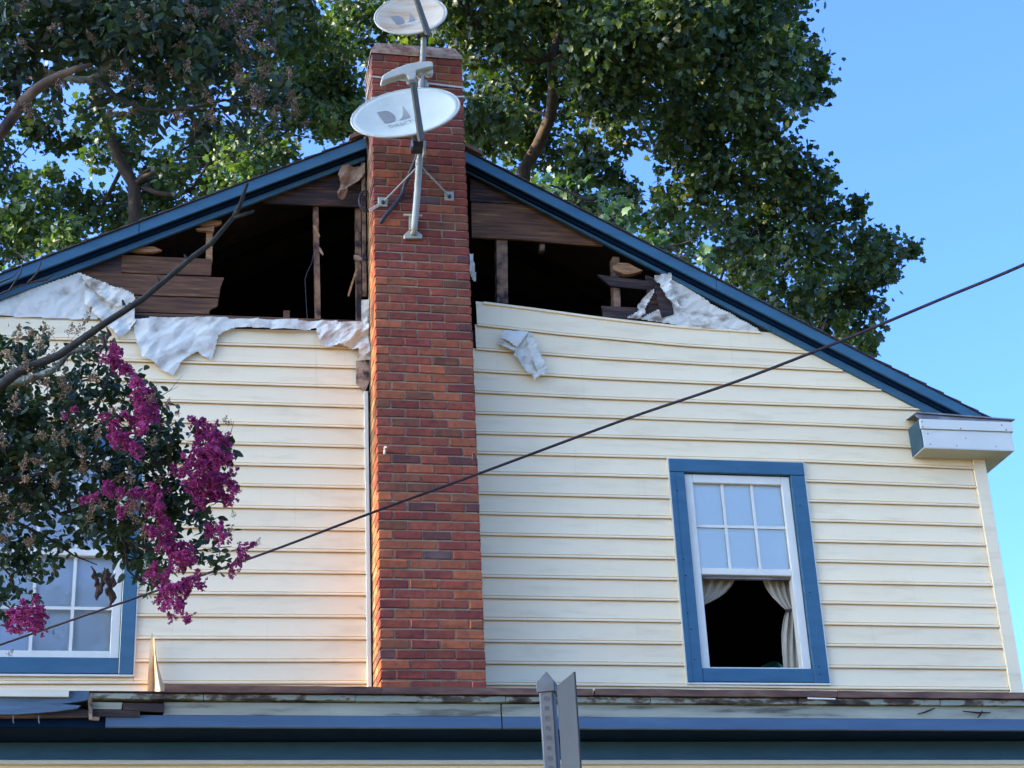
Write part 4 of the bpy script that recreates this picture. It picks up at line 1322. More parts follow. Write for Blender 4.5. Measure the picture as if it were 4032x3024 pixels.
for (yl, yr) in ((302, 347), (387, 382)):
    zl_, zr_ = at(1459, yl, CY0).z, at(1825, yr, CY0).z
    z_ = (zl_ + zr_) / 2
    m = MB()
    loop = [(CX0 - .006, 0.02), (CX0 - .006, CY0 - .006), (CX1 + .006, CY0 - .006), (CX1 + .006, 0.02)]
    for (p, q, za, zb_) in ((loop[0], loop[1], zl_, zl_), (loop[1], loop[2], zl_, zr_), (loop[2], loop[3], zr_, zr_)):
        d = Vector((q[0] - p[0], q[1] - p[1], 0)).normalized()
        nn = Vector((d.y, -d.x, 0)) * .0022
        A_, B_ = Vector((p[0], p[1], za)), Vector((q[0], q[1], zb_))
        h = Vector((0, 0, .0075))
        m.add([A_ - h - nn, B_ - h - nn, B_ + h - nn, A_ + h - nn, A_ - h + nn, B_ - h + nn, B_ + h + nn, A_ + h + nn],
              [(0, 1, 2, 3), (7, 6, 5, 4), (0, 4, 5, 1), (1, 5, 6, 2), (2, 6, 7, 3), (3, 7, 4, 0)])
    m.build('strap', STRAP, du)

# cables on the chimney
def cable(name, pts, r, label, mat=BLACK, n=8):
    P = [Vector(p) for p in pts]
    out = []
    for i in range(len(P) - 1):                                 # Catmull-Rom
        p0, p1, p2, p3 = P[max(i - 1, 0)], P[i], P[i + 1], P[min(i + 2, len(P) - 1)]
        for k in range(6):
            t = k / 6
            out.append(.5 * (2 * p1 + (p2 - p0) * t + (2 * p0 - 5 * p1 + 4 * p2 - p3) * t * t + (3 * p1 - p0 - 3 * p2 + p3) * t ** 3))
    out.append(P[-1])
    o = MB().tube(out, r, n).build(name, mat, None, smooth=True)
    return tag(o, label, 'cable')


Z0 = lambda u, v: (1400 + u * .5635, 150 + v * .5635)
cable('cable', [at(*Z0(452, 745), -.62), at(*Z0(430, 820), -.52), at(*Z0(390, 920), -.47), at(*Z0(345, 1020), -.45), at(*Z0(325, 1090), -.44), at(*Z0(260, 1180), -.44), at(*Z0(205, 1245), -.44), at(*Z0(175, 1290), -.435)], .0145, 'thick black cable running from the large dish down to the left across the bricks')
cable('cable', [at(*Z0(455, 700), -.66), at(*Z0(410, 880), -.46), at(*Z0(370, 990), -.44), at(*Z0(335, 1060), -.435), at(*Z0(345, 1110), -.435), at(*Z0(385, 1110), -.435), at(*Z0(410, 1070), -.435)], .006, 'thin dark cable curling into a hook behind the dish mast')
cable('cable', [at(*Z0(70, 690), -.20), at(*Z0(92, 780), -.14), at(*Z0(104, 900), -.10), at(*Z0(108, 1010), -.10), at(*Z0(100, 1110), -.10)], .016, 'black cable hanging down the left flank of the chimney from the ridge')
cc = at(*Z0(72, 1140), -.12)
cable('cable', [cc + Vector((.055 * math.cos(t) * (1 - .1 * (t % 1)), -.02 * math.sin(t * .5), .085 * math.sin(t))) for t in [k * .7 for k in range(26)]], .006, 'coil of dark cable hung beside the left edge of the chimney')
for k in range(1):
    ch = MB()
    for q in range(10):
        p = at(*Z0(215 - q * 12, 1135 + q * 7), CY0 - .012)
        ring = [p + Vector((.013 * math.cos(t), .004 * (q % 2), .010 * math.sin(t))) for t in [j * math.pi / 4 for j in range(9)]]
        ch.tube(ring, .003, 5, False)
    tag(ch.build('chain', STRAP, None), 'short bright chain at the end of the left dish strut', 'chain')
for (u, v, lb) in ((205, 1105, 'pale anchor bolt near the left edge of the chimney front'), (822, 1140, 'rusty anchor bolt near the right edge of the chimney front')):
    p = at(1400 + u * .5635, 1150 + v * .5635, CY0 - .02)
    o = MB().tube([p + Vector((0, .025, -.004)), p + Vector((0, -.012, 0)), p + Vector((0, -.03, .012))], [.007, .009, .012], 8).tube([p + Vector((-.004, -.0, -.03)), p + Vector((0, -.012, .0))], .008, 6).build('anchor_bolt', STRAP if u < 500 else RUST, None)
    tag(o, lb, 'bolt')

# ------------------------------------------------------------------ overhead cable
oc = [(4700, 740, -6.8), (4032, 1042, -6.2), (3700, 1180, -5.8), (3317, 1340, -5.4), (2900, 1502, -5.0), (2452, 1655, -4.5), (1896, 1861, -4.0), (1467, 2018, -3.4), (1021, 2186, -2.6), (547, 2350, -1.9), (0, 2539, -1.4), (-500, 2712, -1.0)]
o = cable('overhead_cable', [at(x, y, Y) for x, y, Y in oc], .0066, 'dark overhead cable slanting across the house from lower left to upper right', WIRE, 8)

# ------------------------------------------------------------------ sign post
sp = empty('sign_post', (-.09, -5.88, 0), 'grey perforated square steel sign post with a pointed cap, at the bottom of the view', 'sign post')
tp = atd(2151, 2636, 6.0)
ang = R(-24)
ux, uy = Vector((math.cos(ang), math.sin(ang), 0)), Vector((-math.sin(ang), math.cos(ang), 0))
pc = atd(2160, 2720, 6.0)
ctr = Vector((pc.x, pc.y + .02, 0))
hw = .0255
ztop = pc.z
lean = Vector((-.010, 0, 0))
def sq(cz, h, off=Vector((0, 0, 0))): return [ctr + off + ux * (sx_ * h) + uy * (sy_ * h) + Vector((0, 0, cz)) for sx_, sy_ in ((-1, -1), (1, -1), (1, 1), (-1, 1))]
post = MB()
lo_, hi_ = sq(0.0, hw, lean * -3), sq(ztop, hw)
post.add(lo_ + hi_, [(0, 1, 5, 4), (1, 2, 6, 5), (2, 3, 7, 6), (3, 0, 4, 7), (4, 5, 6, 7)])
po = post.build('post', GALV_P, sp, bevel=.006)
hm = MB()
tap = lambda z: (lean * -3) * (1 - z / ztop)
for face in (0, 1):
    for k in range(60):
        z = ztop - .028 - k * .0254 * 1.35
        if z < .3: break
        nrm = -uy if face == 0 else -ux
        tn = ux if face == 0 else uy
        p = ctr + tap(z) + nrm * (hw + .0008) + Vector((0, 0, z))
        ring = [p + tn * (.0062 * math.cos(t)) + Vector((0, 0, .0062 * math.sin(t))) for t in [j * math.pi / 5 for j in range(10)]]
        hm.add(ring, [tuple(range(10))])
        rr2 = ring + [p + nrm * .0006 + tn * (.0085 * math.cos(t)) + Vector((0, 0, .0085 * math.sin(t))) for t in [j * math.pi / 5 for j in range(10)]]
        hm.add(rr2, [(j, (j + 1) % 10, 10 + (j + 1) % 10, 10 + j) for j in range(10)])
o = hm.build('punched_holes', M('punched_hole_shadow', [(0.3, (0.058, 0.058, 0.060)), (0.7, (0.072, 0.072, 0.074))], 5, 0.8, spec=0.1), sp)
tag(o, kind='stuff')
cp = MB()
c0, c1 = sq(ztop - .005, hw + .006), sq(ztop + .030, hw + .006)
cp.add(c0 + c1 + [ctr + Vector((0, 0, ztop + .075))], [(0, 1, 5, 4), (1, 2, 6, 5), (2, 3, 7, 6), (3, 0, 4, 7), (4, 5, 8), (5, 6, 8), (6, 7, 8), (7, 4, 8), (3, 2, 1, 0)])
cp.build('post_cap', GALV_P, sp, bevel=.002)
s0 = atd(2195, 2701, 5.985)
s1 = atd(2264, 2658, 5.86)
s1.z = s0.z + .012
d = (s1 - s0)
s2 = s0 + d * 1.0
nrm = Vector((d.y, -d.x, 0)).normalized()
bd = MB()
th = nrm * .004
down = Vector((.006, 0, -1.4))
bd.add([s0 - th, s2 - th, s2 - th + down, s0 - th + down, s0 + th, s2 + th, s2 + th + down, s0 + th + down], [(0, 1, 2, 3), (7, 6, 5, 4), (0, 4, 5, 1), (1, 5, 6, 2), (2, 6, 7, 3), (3, 7, 4, 0)])
bd.build('sign_panel', SIGNB, sp, bevel=.002)


# ------------------------------------------------------------------ foliage
def leaf_shape(kind):
    if kind == 'lobed':
        P = [(0, 0), (.22, .10), (.46, .02), (.40, .34), (.52, .52), (.26, .62), (.16, .95), (0, .86)]
        P = P + [(-x, y) for x, y in reversed(P[1:-1])]
        V = [(0, .42, .05)] + [(x, y, -.10 * abs(x) * 2 - .06 * y * y) for x, y in P]
        F = [(0, i, i + 1) for i in range(1, len(P))] + [(0, len(P), 1)]
    else:
        P = [(0, 0), (.20, .22), (.25, .50), (.15, .80), (0, 1.0), (-.15, .80), (-.25, .50), (-.20, .22)]
        V = [(0, .5, -.04)] + [(x, y, .10 * abs(x) * 2 - .14 * y * y) for x, y in P]
        F = [(0, i, i + 1) for i in range(1, len(P))] + [(0, len(P), 1)]
    return np.array(V, float), np.array(F, int)


def leaves(centers, size, kind, rg, droop=.5, up=.5):
    n = len(centers)
    LV, LF = leaf_shape(kind)
    az = rg.uniform(0, 2 * np.pi, n)
    el = rg.normal(-droop, .5, n)
    d = np.stack([np.cos(az) * np.cos(el), np.sin(az) * np.cos(el), np.sin(el)], 1)
    r = rg.normal(size=(n, 3)) * .75
    r[:, 2] += up
    r -= d * (r * d).sum(1, keepdims=True)
    r /= np.linalg.norm(r, axis=1, keepdims=True) + 1e-9
    s = np.cross(d, r)
    sz = size * rg.uniform(.5, 1.35, n)
    V = centers[:, None, :] + sz[:, None, None] * (LV[None, :, 0:1] * s[:, None, :] + LV[None, :, 1:2] * d[:, None, :] + LV[None, :, 2:3] * r[:, None, :])
    F = LF[None] + (np.arange(n) * len(LV))[:, None, None]
    return V.reshape(-1, 3), F.reshape(-1, 3)


def clump_points(clumps, dens, size, rg, twig_spread=.24, flat=.85):
    out = []
    for c, r, k in clumps:
        n = int(dens * k * (r / size) ** 2)
        nt_ = max(8, n // 28)
        dv = rg.normal(size=(nt_, 3))
        dv /= np.linalg.norm(dv, axis=1, keepdims=True)
        rad = r * rg.uniform(.25, 1.0, nt_) ** .45
        tc = np.array(c) + dv * rad[:, None] * np.array([1, 1, flat])
        idx = rg.integers(0, nt_, n)
        out.append(tc[idx] + rg.normal(size=(n, 3)) * (r * twig_spread))
    return np.concatenate(out)


def limb(m, a, b, r0, r1, rg, n=7, wig=.08, seg=8):
    L = (b - a).length
    pts = []
    o1 = Vector(rg.normal(size=3)) * L * wig
    o2 = Vector(rg.normal(size=3)) * L * wig * .6
    for k in range(seg + 1):
        t = k / seg
        pts.append(a.lerp(b, t) + o1 * math.sin(t * math.pi) + o2 * math.sin(t * 2 * math.pi) - Vector((0, 0, 1)) * L * .05 * math.sin(t * math.pi))
    m.tube(pts, [r0 + (r1 - r0) * k / seg for k in range(seg + 1)], n)
    return pts


def tree(name, label, cat, base, trunk, clumps, size, dens, lmat, bark, seed, kind='lobed', r0=.28, r1=.05, group=None, nl=14, extra=None):
    rg = np.random.default_rng(seed)
    t = empty(name, base, label, cat, group)
    pts = [Vector(base)] + trunk
    n = len(pts)
    MB().tube(pts, [r0 + (r1 - r0) * k / (n - 1) for k in range(n)], 12).build('trunk', bark, t, smooth=True)
    order = sorted(range(len(clumps)), key=lambda i: -clumps[i][1])[:nl]
    for i in order:
        c = Vector(clumps[i][0])
        cand = [p for p in pts[2:] if p.z < c.z + .3] or pts[1:2]
        p = min(cand, key=lambda q: (q - c).length)
        m = MB()
        if (p - c).length > 3.0 and abs(p.z - c.z) < .35 * (p - c).length: continue
        rr = .014 + .011 * (p - c).length
        path = limb(m, p, c, min(rr, r0 * .6), .012, rg)
        for k in range(3):
            e = c + Vector(rg.normal(size=3)) * clumps[i][1] * .6
            limb(m, path[5 + k], e, .016, .005, rg, 5, .1, 5)
        m.build('limb', bark, t, smooth=True)
    P = clump_points(clumps, dens, size, rg)
    V, F = leaves(P, size, kind, rg)
    o = big_mesh('crown', V, F, lmat, t)
    tag(o, kind='stuff')
    return t


def dcl(lst, D, spread, rg, ds=1.8228, k=1.0):                  # clumps listed by direction, given real depth and radius
    out = []
    for e in lst:
        x, y, r = e[:3]
        kk = e[3] if len(e) > 3 else 1.0
        d = D + rg.uniform(-spread, spread)
        out.append((tuple(atd(x * ds, y * ds, d)), r * ds / FOC * d, kk * k))
    return out


rg0 = np.random.default_rng(5)
RT = [(1310, 370, 45, .8), (1360, 425, 40, .7), (1450, 345, 45, .7), (1525, 385, 50, .7), (1255, 360, 40, .8), (1640, 60, 105), (1560, 40, 120), (1450, 60, 120), (1350, 50, 120), (1250, 40, 110), (1150, 60, 105), (1060, 50, 100), (960, 60, 95), (870, 30, 85), (780, 60, 85), (1620, -60, 120), (1480, -80, 140), (1300, -80, 140), (1120, -70, 130), (940, -70, 120), (1400, -220, 170), (1150, -220, 170),
      (1715, 160, 72), (1640, 200, 85), (1530, 190, 100), (1420, 170, 110), (1310, 160, 95), (1210, 190, 75), (1110, 190, 90), (1050, 230, 70), (1760, 190, 38), (1690, 110, 55), (1735, 55, 10),
      (1560, 300, 100), (1650, 330, 70), (1735, 372, 58), (1785, 395, 26), (1470, 270, 70), (1320, 285, 60, .8), (1100, 300, 65), (1040, 300, 50), (1200, 330, 55, .8),
      (1480, 440, 60, .6), (1570, 430, 75, .8), (1660, 430, 75), (1755, 445, 62), (1835, 442, 36), (1240, 410, 48), (1330, 455, 52), (1430, 500, 55, .6), (1530, 520, 65, .7), (1640, 540, 75), (1740, 550, 75), (1840, 545, 68), (1920, 550, 46), (1958, 535, 26),
      (1600, 610, 60, .8), (1700, 640, 75), (1800, 640, 72), (1880, 625, 55), (1780, 705, 58), (1850, 705, 48), (1875, 745, 26), (1440, 420, 40, .5), (1260, 320, 45, .6)]
D_R = 31.0
cl = dcl(RT, D_R, 2.2, rg0)
px2 = lambda x, y, D: atd(x * 1.8228, y * 1.8228, D)
tb = px2(1130, 370, D_R)
tree('maple_tree', 'tall broadleaf tree rising behind the house and spreading over the right roof slope', 'tree', (tb.x - .6, tb.y, 0),
     [Vector((tb.x - .5, tb.y, 5)), tb, px2(1165, 310, D_R), px2(1190, 250, D_R), px2(1195, 190, D_R - .4), px2(1192, 130, D_R - .8), px2(1210, 60, D_R), px2(1225, 0, D_R), px2(1240, -120, D_R), px2(1250, -220, D_R)],
     cl, .122, 32.0, LEAF_T, BARK, 21, r0=.15, r1=.04, nl=30)
# a lower tree with pale leaves just behind the right roof slope
PT = [(1240, 420, 42), (1300, 440, 34), (1335, 465, 36), (1360, 480, 24), (1510, 560, 34), (1180, 400, 34), (1270, 470, 40), (1420, 540, 40), (1600, 640, 34)]
tb = px2(1300, 560, 25)
tree('sapling', 'young tree with pale leaves peeping over the right roof slope', 'tree', (tb.x, tb.y, 0), [Vector((tb.x, tb.y, 4)), tb, px2(1300, 480, 25), px2(1290, 430, 25)],
     dcl(PT, 25, .6, rg0), .14, 16.0, LEAF_P, BARK, 22, r0=.12, r1=.02, nl=8)
# tree behind the left slope
LT = [(90, 300, 50, .6), (260, 330, 46, .6), (430, 300, 50, .6), (180, 300, 44, .5), (350, 390, 44, .6), (520, 330, 50, .7), (690, 130, 85), (720, 210, 85), (740, 275, 50), (640, 220, 75, .8), (560, 300, 60, .7), (470, 335, 55, .6), (380, 355, 45, .5), (640, 60, 60), (500, 390, 52, .8), (420, 410, 45, .7), (330, 440, 52), (250, 415, 40, .5), (160, 450, 60), (70, 470, 70), (20, 520, 60), (150, 530, 50), (260, 490, 55), (100, 395, 38, .6), (30, 390, 40, .6), (200, 355, 36, .5), (300, 345, 36, .5), (560, 370, 40, .7), (610, 330, 40, .7),
      (80, 240, 50, .4), (200, 260, 50, .4), (320, 250, 50, .5), (440, 240, 60, .5), (560, 140, 80, .7), (420, 100, 90, .6), (280, 60, 90, .6), (120, 60, 90, .6), (500, 0, 100, .8), (300, -100, 120), (600, -100, 130), (100, -100, 120), (-120, 100, 130), (-100, 350, 120), (-120, 520, 110), (-300, 200, 170), (-300, 450, 160), (-200, -120, 170)]
D_L = 28.0
tb = px2(290, 400, D_L)
tree('maple_tree', 'broadleaf tree with a slanting trunk behind the left roof slope', 'tree', (tb.x + .9, tb.y, 0),
     [Vector((tb.x + .8, tb.y, 5)), tb, px2(265, 360, D_L), px2(245, 320, D_L), px2(232, 270, D_L), px2(205, 220, D_L), px2(190, 120, D_L), px2(200, 0, D_L), px2(220, -120, D_L)],
     dcl(LT, D_L, 1.8, rg0), .105, 36.0, LEAF_L, BARK, 23, r0=.13, r1=.03, nl=26)
# unseen tree added off frame left, its clumps shaped to block the low sun
OT = [((-22, -4.2, 14.5), 2.3, 1), ((-22, -4.2, 18), 2.4, 1), ((-22, -7.2, 16), 2.5, 1), ((-22, -7, 12.5), 2.2, 1), ((-22, -3.2, 12), 1.5, 1), ((-22, -2.9, 16.3), 1.25, 1.3), ((-21.6, -.9, 19.5), 1.45, 5), ((-22, -2.2, 21.2), 2.0, 2), ((-22, 1.2, 20.6), 2.0, 2), ((-20, -.8, 16), 1.1, .12), ((-21, -6.4, 12.2), 1.6, 2.5), ((-21, -5.0, 12.6), 1.5, 1.5)]
tree('maple_tree', 'unseen tall tree added for shade beyond the left end of the house', 'tree', (-22.3, -5, 0), [Vector((-22.3, -5, 6)), Vector((-22.2, -4.8, 11)), Vector((-22, -4, 16)), Vector((-22, -3, 19))],
     OT, .18, 30.0, LEAF_L, BARK, 24, r0=.4, r1=.06, nl=10)


# ---- crape myrtles in the left foreground
def blossom_mesh(seed, n=24, r=.055):
    rg = np.random.default_rng(seed)
    V, F = [], []
    for k in range(n):                                          # single crinkled flowers along a tapering panicle
        t = rg.uniform(0, 1) ** .8
        rad = r * (1.05 - .85 * t) * rg.uniform(.35, 1.0)
        a = rg.uniform(0, 6.283)
        c = np.array([rad * math.cos(a), rad * math.sin(a), (t - .45) * r * 2.2])
        for q in range(10):
            e1 = rg.normal(size=3)
            e1 /= np.linalg.norm(e1)
            e2 = np.cross(e1, rg.normal(size=3))
            e2 /= np.linalg.norm(e2)
            s_ = r * rg.uniform(.20, .34)
            b = len(V)
            n2 = np.cross(e1, e2)
            V += [tuple(c), tuple(c + e1 * s_ * .8 + e2 * s_ * .5 + n2 * s_ * .15), tuple(c + e1 * s_ * 1.2 - n2 * s_ * .15), tuple(c + e1 * s_ * .8 - e2 * s_ * .5 + n2 * s_ * .15)]
            F += [(b, b + 1, b + 2), (b, b + 2, b + 3)]
    me = bpy.data.meshes.new('blossom_cluster')
    me.from_pydata(V, [], F)
    me.materials.append(PETAL)
    return me


def seed_mesh(seed, mat, n=44, L=.11):
    rg = np.random.default_rng(seed)
    m = MB()
    ico = [(0, 0, 1), (.9, 0, .2), (.28, .85, .2), (-.72, .53, .2), (-.72, -.53, .2), (.28, -.85, .2), (0, 0, -.8)]
    fc = [(0, 1, 2), (0, 2, 3), (0, 3, 4), (0, 4, 5), (0, 5, 1), (6, 2, 1), (6, 3, 2), (6, 4, 3), (6, 5, 4), (6, 1, 5)]
    ax = Vector((0, 0, 1))
    m.tube([(0, 0, -L * .6), (0, 0, L)], [.0016, .0008], 4)
    for k in range(n):
        t = rg.uniform(-.2, 1)
        a = rg.uniform(0, 6.283)
        w = L * .42 * (1.05 - max(t, 0)) * rg.uniform(.4, 1)
        c = Vector((math.cos(a) * w, math.sin(a) * w, t * L + w * .35))
        r = rg.uniform(.0058, .0085)
        m.add([tuple(c + Vector(p) * r) for p in ico], fc)
        m.tube([(0, 0, t * L * .9), tuple(c)], [.0011, .0009], 3, False)
    return m.mesh('seed_head', mat, False)


BLOS = [blossom_mesh(100 + k) for k in range(4)]
SEEDS = [seed_mesh(120 + k, SEED) for k in range(4)]
SEEDP = [seed_mesh(130 + k, SEED_P) for k in range(4)]


def dress(parent, lst, meshes, name, D, spread, base_r, rg, ds=1.8228, tilt=.8, up=True):
    for (x, y, r) in lst:
        d = D + rg.uniform(-spread, spread)
        p = atd(x * ds, y * ds, d)
        o = bpy.data.objects.new(name, meshes[int(rg.integers(len(meshes)))])
        o.location = p
        o.rotation_euler = (rg.normal() * tilt, rg.normal() * tilt, rg.uniform(0, 6.28))
        s_ = r * ds / FOC * d / base_r
        o.scale = (s_, s_, s_ * rg.uniform(.85, 1.2))
        link(o, parent)


def path_px(lst, D, ds=1.8228):
    return [atd(e[0] * ds, e[1] * ds, e[2] if len(e) > 2 else D) for e in lst]


# lower, flowering one
rg1 = np.random.default_rng(42)
DM = 8.6
my = empty('crape_myrtle', (-4.2, -4.2, 0), 'flowering crape myrtle with magenta blossoms in front of the left window', 'crape myrtle')
MC = [(30, 1010, 70), (100, 940, 60), (200, 880, 50), (280, 1000, 50), (180, 1120, 44), (60, 1200, 44), (120, 1190, 30, .7), (30, 1320, 26), (350, 960, 46), (410, 1090, 44), (20, 800, 60), (300, 900, 46), (270, 1150, 40), (180, 780, 40, .7), (80, 760, 44, .7), (40, 790, 60, .6), (20, 860, 70), (110, 860, 60, .8), (60, 940, 80), (150, 900, 60), (190, 820, 42, .8), (215, 740, 26), (240, 860, 50, .8), (300, 850, 45, .8), (350, 900, 40, .8), (150, 980, 65), (240, 960, 60), (320, 960, 55, .8), (400, 960, 50, .8), (60, 1040, 75), (150, 1080, 62), (40, 1120, 60), (230, 1040, 62), (310, 1050, 60), (380, 1060, 50), (440, 1050, 42), (460, 980, 40), (440, 920, 28, .7),
      (250, 1120, 55), (330, 1130, 52), (110, 1140, 40, .6), (180, 1150, 40, .8), (400, 1130, 42, .8), (470, 1140, 36, .7), (20, 1190, 40), (30, 1250, 42, .9), (60, 1290, 26, .8), (110, 1225, 22, .6), (290, 1190, 40), (360, 1200, 40), (420, 1190, 34), (480, 1210, 30, .8), (340, 1260, 34, .8), (300, 1225, 26), (250, 1175, 30), (-80, 900, 120), (-80, 1100, 120), (-60, 1280, 80), (-200, 1000, 160), (90, 1210, 16), (230, 1235, 14)]
cl = dcl(MC, DM, .28, rg1)
P = clump_points(cl, 26, .046, rg1, .26, 1.0)
V, F = leaves(P, .048, 'oval', rg1, .35, .5)
o = big_mesh('crown', V, F, LEAF_M, my)
tag(o, kind='stuff')
MB().tube([Vector((-4.2, -4.2, 0)), Vector((-4.1, -4.2, 2.0)), Vector((-3.9, -4.1, 3.6)), atd(-300, 2100, DM), atd(-60, 1900, DM)], [.10, .09, .075, .06, .045], 10).build('trunk', BARK_M, my, smooth=True)
for br, r in (([(-60, 1000), (40, 1040), (130, 1110), (200, 1140), (260, 1165)], .012), ([(-40, 1090), (100, 1160), (160, 1200), (210, 1220)], .009), ([(-30, 1040), (100, 980), (200, 900), (240, 800), (238, 740)], .012),
              ([(130, 1110), (230, 1080), (330, 1050), (430, 1010), (480, 985)], .009), ([(-30, 1050), (150, 1010), (280, 930), (310, 850)], .010), ([(260, 1165), (330, 1190), (420, 1190), (500, 1180)], .007),
              ([(270, 1170), (275, 1230), (300, 1255), (345, 1270), (385, 1300)], .007), ([(-40, 1180), (20, 1240), (50, 1310)], .008), ([(480, 985), (500, 930), (505, 910)], .003), ([(340, 860), (365, 845), (395, 810)], .0022), ([(365, 845), (385, 835)], .0018), ([(500, 1190), (540, 1180), (560, 1175)], .003)):
    MB().tube(path_px(br, DM), [r * (1 - .75 * k / (len(br) - 1)) for k in range(len(br))], 6).build('branch', TWIG, my, smooth=True)
BL = [(int(rg1.gauss(x_, 16) if hasattr(rg1, 'gauss') else rg1.normal(x_, 16)), int(rg1.normal(y_, 16)), 15) for x_, y_ in ((290, 860), (310, 900), (270, 960), (455, 980), (460, 1040), (430, 1060), (330, 1090), (350, 1140), (385, 1200), (375, 1280), (60, 1335), (230, 1075), (480, 1070), (250, 800), (440, 940)) for _ in range(3)] + [(235, 775, 16), (255, 760, 16), (275, 800, 20), (262, 790, 16), (298, 830, 22), (315, 855, 22), (300, 880, 22), (330, 880, 20), (285, 905, 20), (250, 915, 14), (305, 925, 20), (335, 905, 14), (250, 945, 20), (275, 960, 20), (295, 975, 20), (160, 885, 10), (140, 900, 9), (255, 925, 14), (225, 900, 12),
      (425, 915, 20), (445, 935, 22), (470, 945, 20), (460, 970, 24), (485, 990, 22), (440, 985, 24), (415, 1000, 22), (465, 1005, 24), (495, 1030, 20), (505, 1055, 18), (470, 1040, 24), (440, 1030, 24), (400, 1030, 22), (380, 1020, 16), (420, 1055, 22), (455, 1068, 22), (488, 1075, 18), (430, 1085, 18), (475, 955, 20), (450, 1010, 24),
      (340, 1060, 18), (315, 1070, 18), (290, 1065, 16), (260, 1060, 14), (200, 1075, 14), (180, 1080, 12), (230, 1062, 12), (330, 1095, 18), (350, 1125, 18), (330, 1150, 14), (365, 1145, 18), (345, 1085, 16),
      (360, 1175, 18), (385, 1185, 20), (405, 1180, 16), (375, 1205, 20), (395, 1215, 18), (415, 1210, 14), (455, 1150, 18), (480, 1155, 18), (470, 1140, 14), (535, 1180, 14), (522, 1195, 14), (512, 1215, 14), (500, 1235, 12), (530, 1205, 10),
      (330, 1240, 20), (355, 1250, 20), (375, 1275, 22), (350, 1285, 18), (395, 1295, 18), (385, 1315, 18), (405, 1335, 14), (370, 1335, 12), (415, 1255, 18), (435, 1265, 14), (400, 1265, 18), (360, 1310, 14), (425, 1240, 12),
      (40, 1330, 20), (65, 1325, 22), (85, 1325, 20), (95, 1335, 16), (30, 1350, 18), (60, 1350, 20), (82, 1352, 18), (50, 1310, 14), (75, 1300, 12), (20, 1358, 14)]
dress(my, BL, BLOS, 'blossom_cluster', DM - .42, .12, .052, rg1)
SD = [(40, 735, 30), (85, 750, 28), (20, 770, 30), (15, 820, 30), (60, 800, 28), (120, 770, 24), (110, 720, 22), (185, 690, 20), (150, 720, 20), (205, 740, 16), (260, 690, 14), (280, 680, 12), (310, 780, 18), (50, 830, 30), (100, 830, 26), (30, 880, 28), (130, 860, 22), (150, 840, 18),
      (170, 930, 24), (210, 950, 22), (140, 960, 22), (90, 1000, 22), (50, 1010, 22), (330, 960, 18), (350, 990, 20), (360, 880, 16), (385, 895, 14), (500, 915, 16), (485, 908, 12),
      (260, 1085, 26), (290, 1095, 26), (320, 1110, 26), (340, 1100, 22), (230, 1095, 22), (200, 1100, 20), (270, 1110, 24), (310, 1080, 22), (340, 1040, 18), (300, 1125, 22), (345, 1135, 18), (15, 1080, 24), (20, 1130, 22), (60, 1100, 22), (555, 1175, 12), (440, 1240, 10), (495, 1150, 14), (505, 1115, 12), (10, 1160, 24), (60, 1180, 18), (115, 1235, 10), (20, 1415, 14), (100, 1362, 9), (115, 1370, 8), (230, 1010, 20), (180, 1020, 22), (120, 1050, 22)]
SD += [(int(rg1.uniform(0, 330)), int(rg1.uniform(700, 1180)), 24) for _ in range(20)]
SD = [q for q in SD if not (q[0] > 250 and q[1] < 800)]
dress(my, SD, SEEDS, 'seed_head', DM - .35, .18, .08, rg1, tilt=.7)
# dead branch and lichen branch
db = [(-60, 880), (40, 803), (126, 768), (181, 730), (230, 696), (307, 647), (384, 582), (417, 554), (455, 527), (483, 494), (507, 466)]
MB().tube(path_px(db, DM - .5), [.026, .022, .019, .0175, .016, .0145, .013, .0125, .0115, .0105, .0100], 10).build('dead_branch', BARK_D, my, smooth=True)['label'] = 'bare dark branch reaching up across the burnt gable'
MB().tube(path_px([(507, 466), (518, 444), (527, 418), (535, 396)], DM - .5), [.0115, .010, .008, .006], 8).build('dead_branch', BARK_D, my, smooth=True)
MB().tube(path_px([(503, 470), (525, 464), (549, 456)], DM - .5), [.011, .009, .007], 8).build('dead_branch', BARK_D, my, smooth=True)
kn = MB()
for (x, y, a) in ((345, 612, .03), (272, 668, .03), (268, 660, .025), (405, 560, .02), (200, 715, .02)):
    p = atd(x * 1.8228, y * 1.8228, DM - .5)
    kn.tube([p, p + Vector((rng.uniform(-.02, .02), -.01, a))], [.009, .004], 6)
kn.build('knot', BARK_D, my)
lb = path_px([(-20, 830), (20, 826), (52, 823), (85, 812), (115, 799), (132, 783), (146, 764), (168, 755), (194, 750)], DM - .35)
MB().tube(lb, [.022, .020, .019, .018, .017, .016, .014, .012, .008], 8).build('lichen_branch', LICHEN, my, smooth=True)
lf = MB()
for k in range(240):
    i = rng.randrange(len(lb) - 1)
    p = lb[i].lerp(lb[i + 1], rng.random()) + Vector((rng.gauss(0, .012), rng.gauss(0, .012), rng.gauss(0, .013)))
    e1, e2 = Vector((rng.gauss(0, 1), rng.gauss(0, 1), rng.gauss(0, 1))).normalized() * .012, Vector((rng.gauss(0, 1), rng.gauss(0, 1), rng.gauss(0, 1))).normalized() * .012
    lf.add([p, p + e1, p + e1 + e2, p + e2], [(0, 1, 2, 3)])
tag(lf.build('lichen', LICHEN, my), kind='stuff')
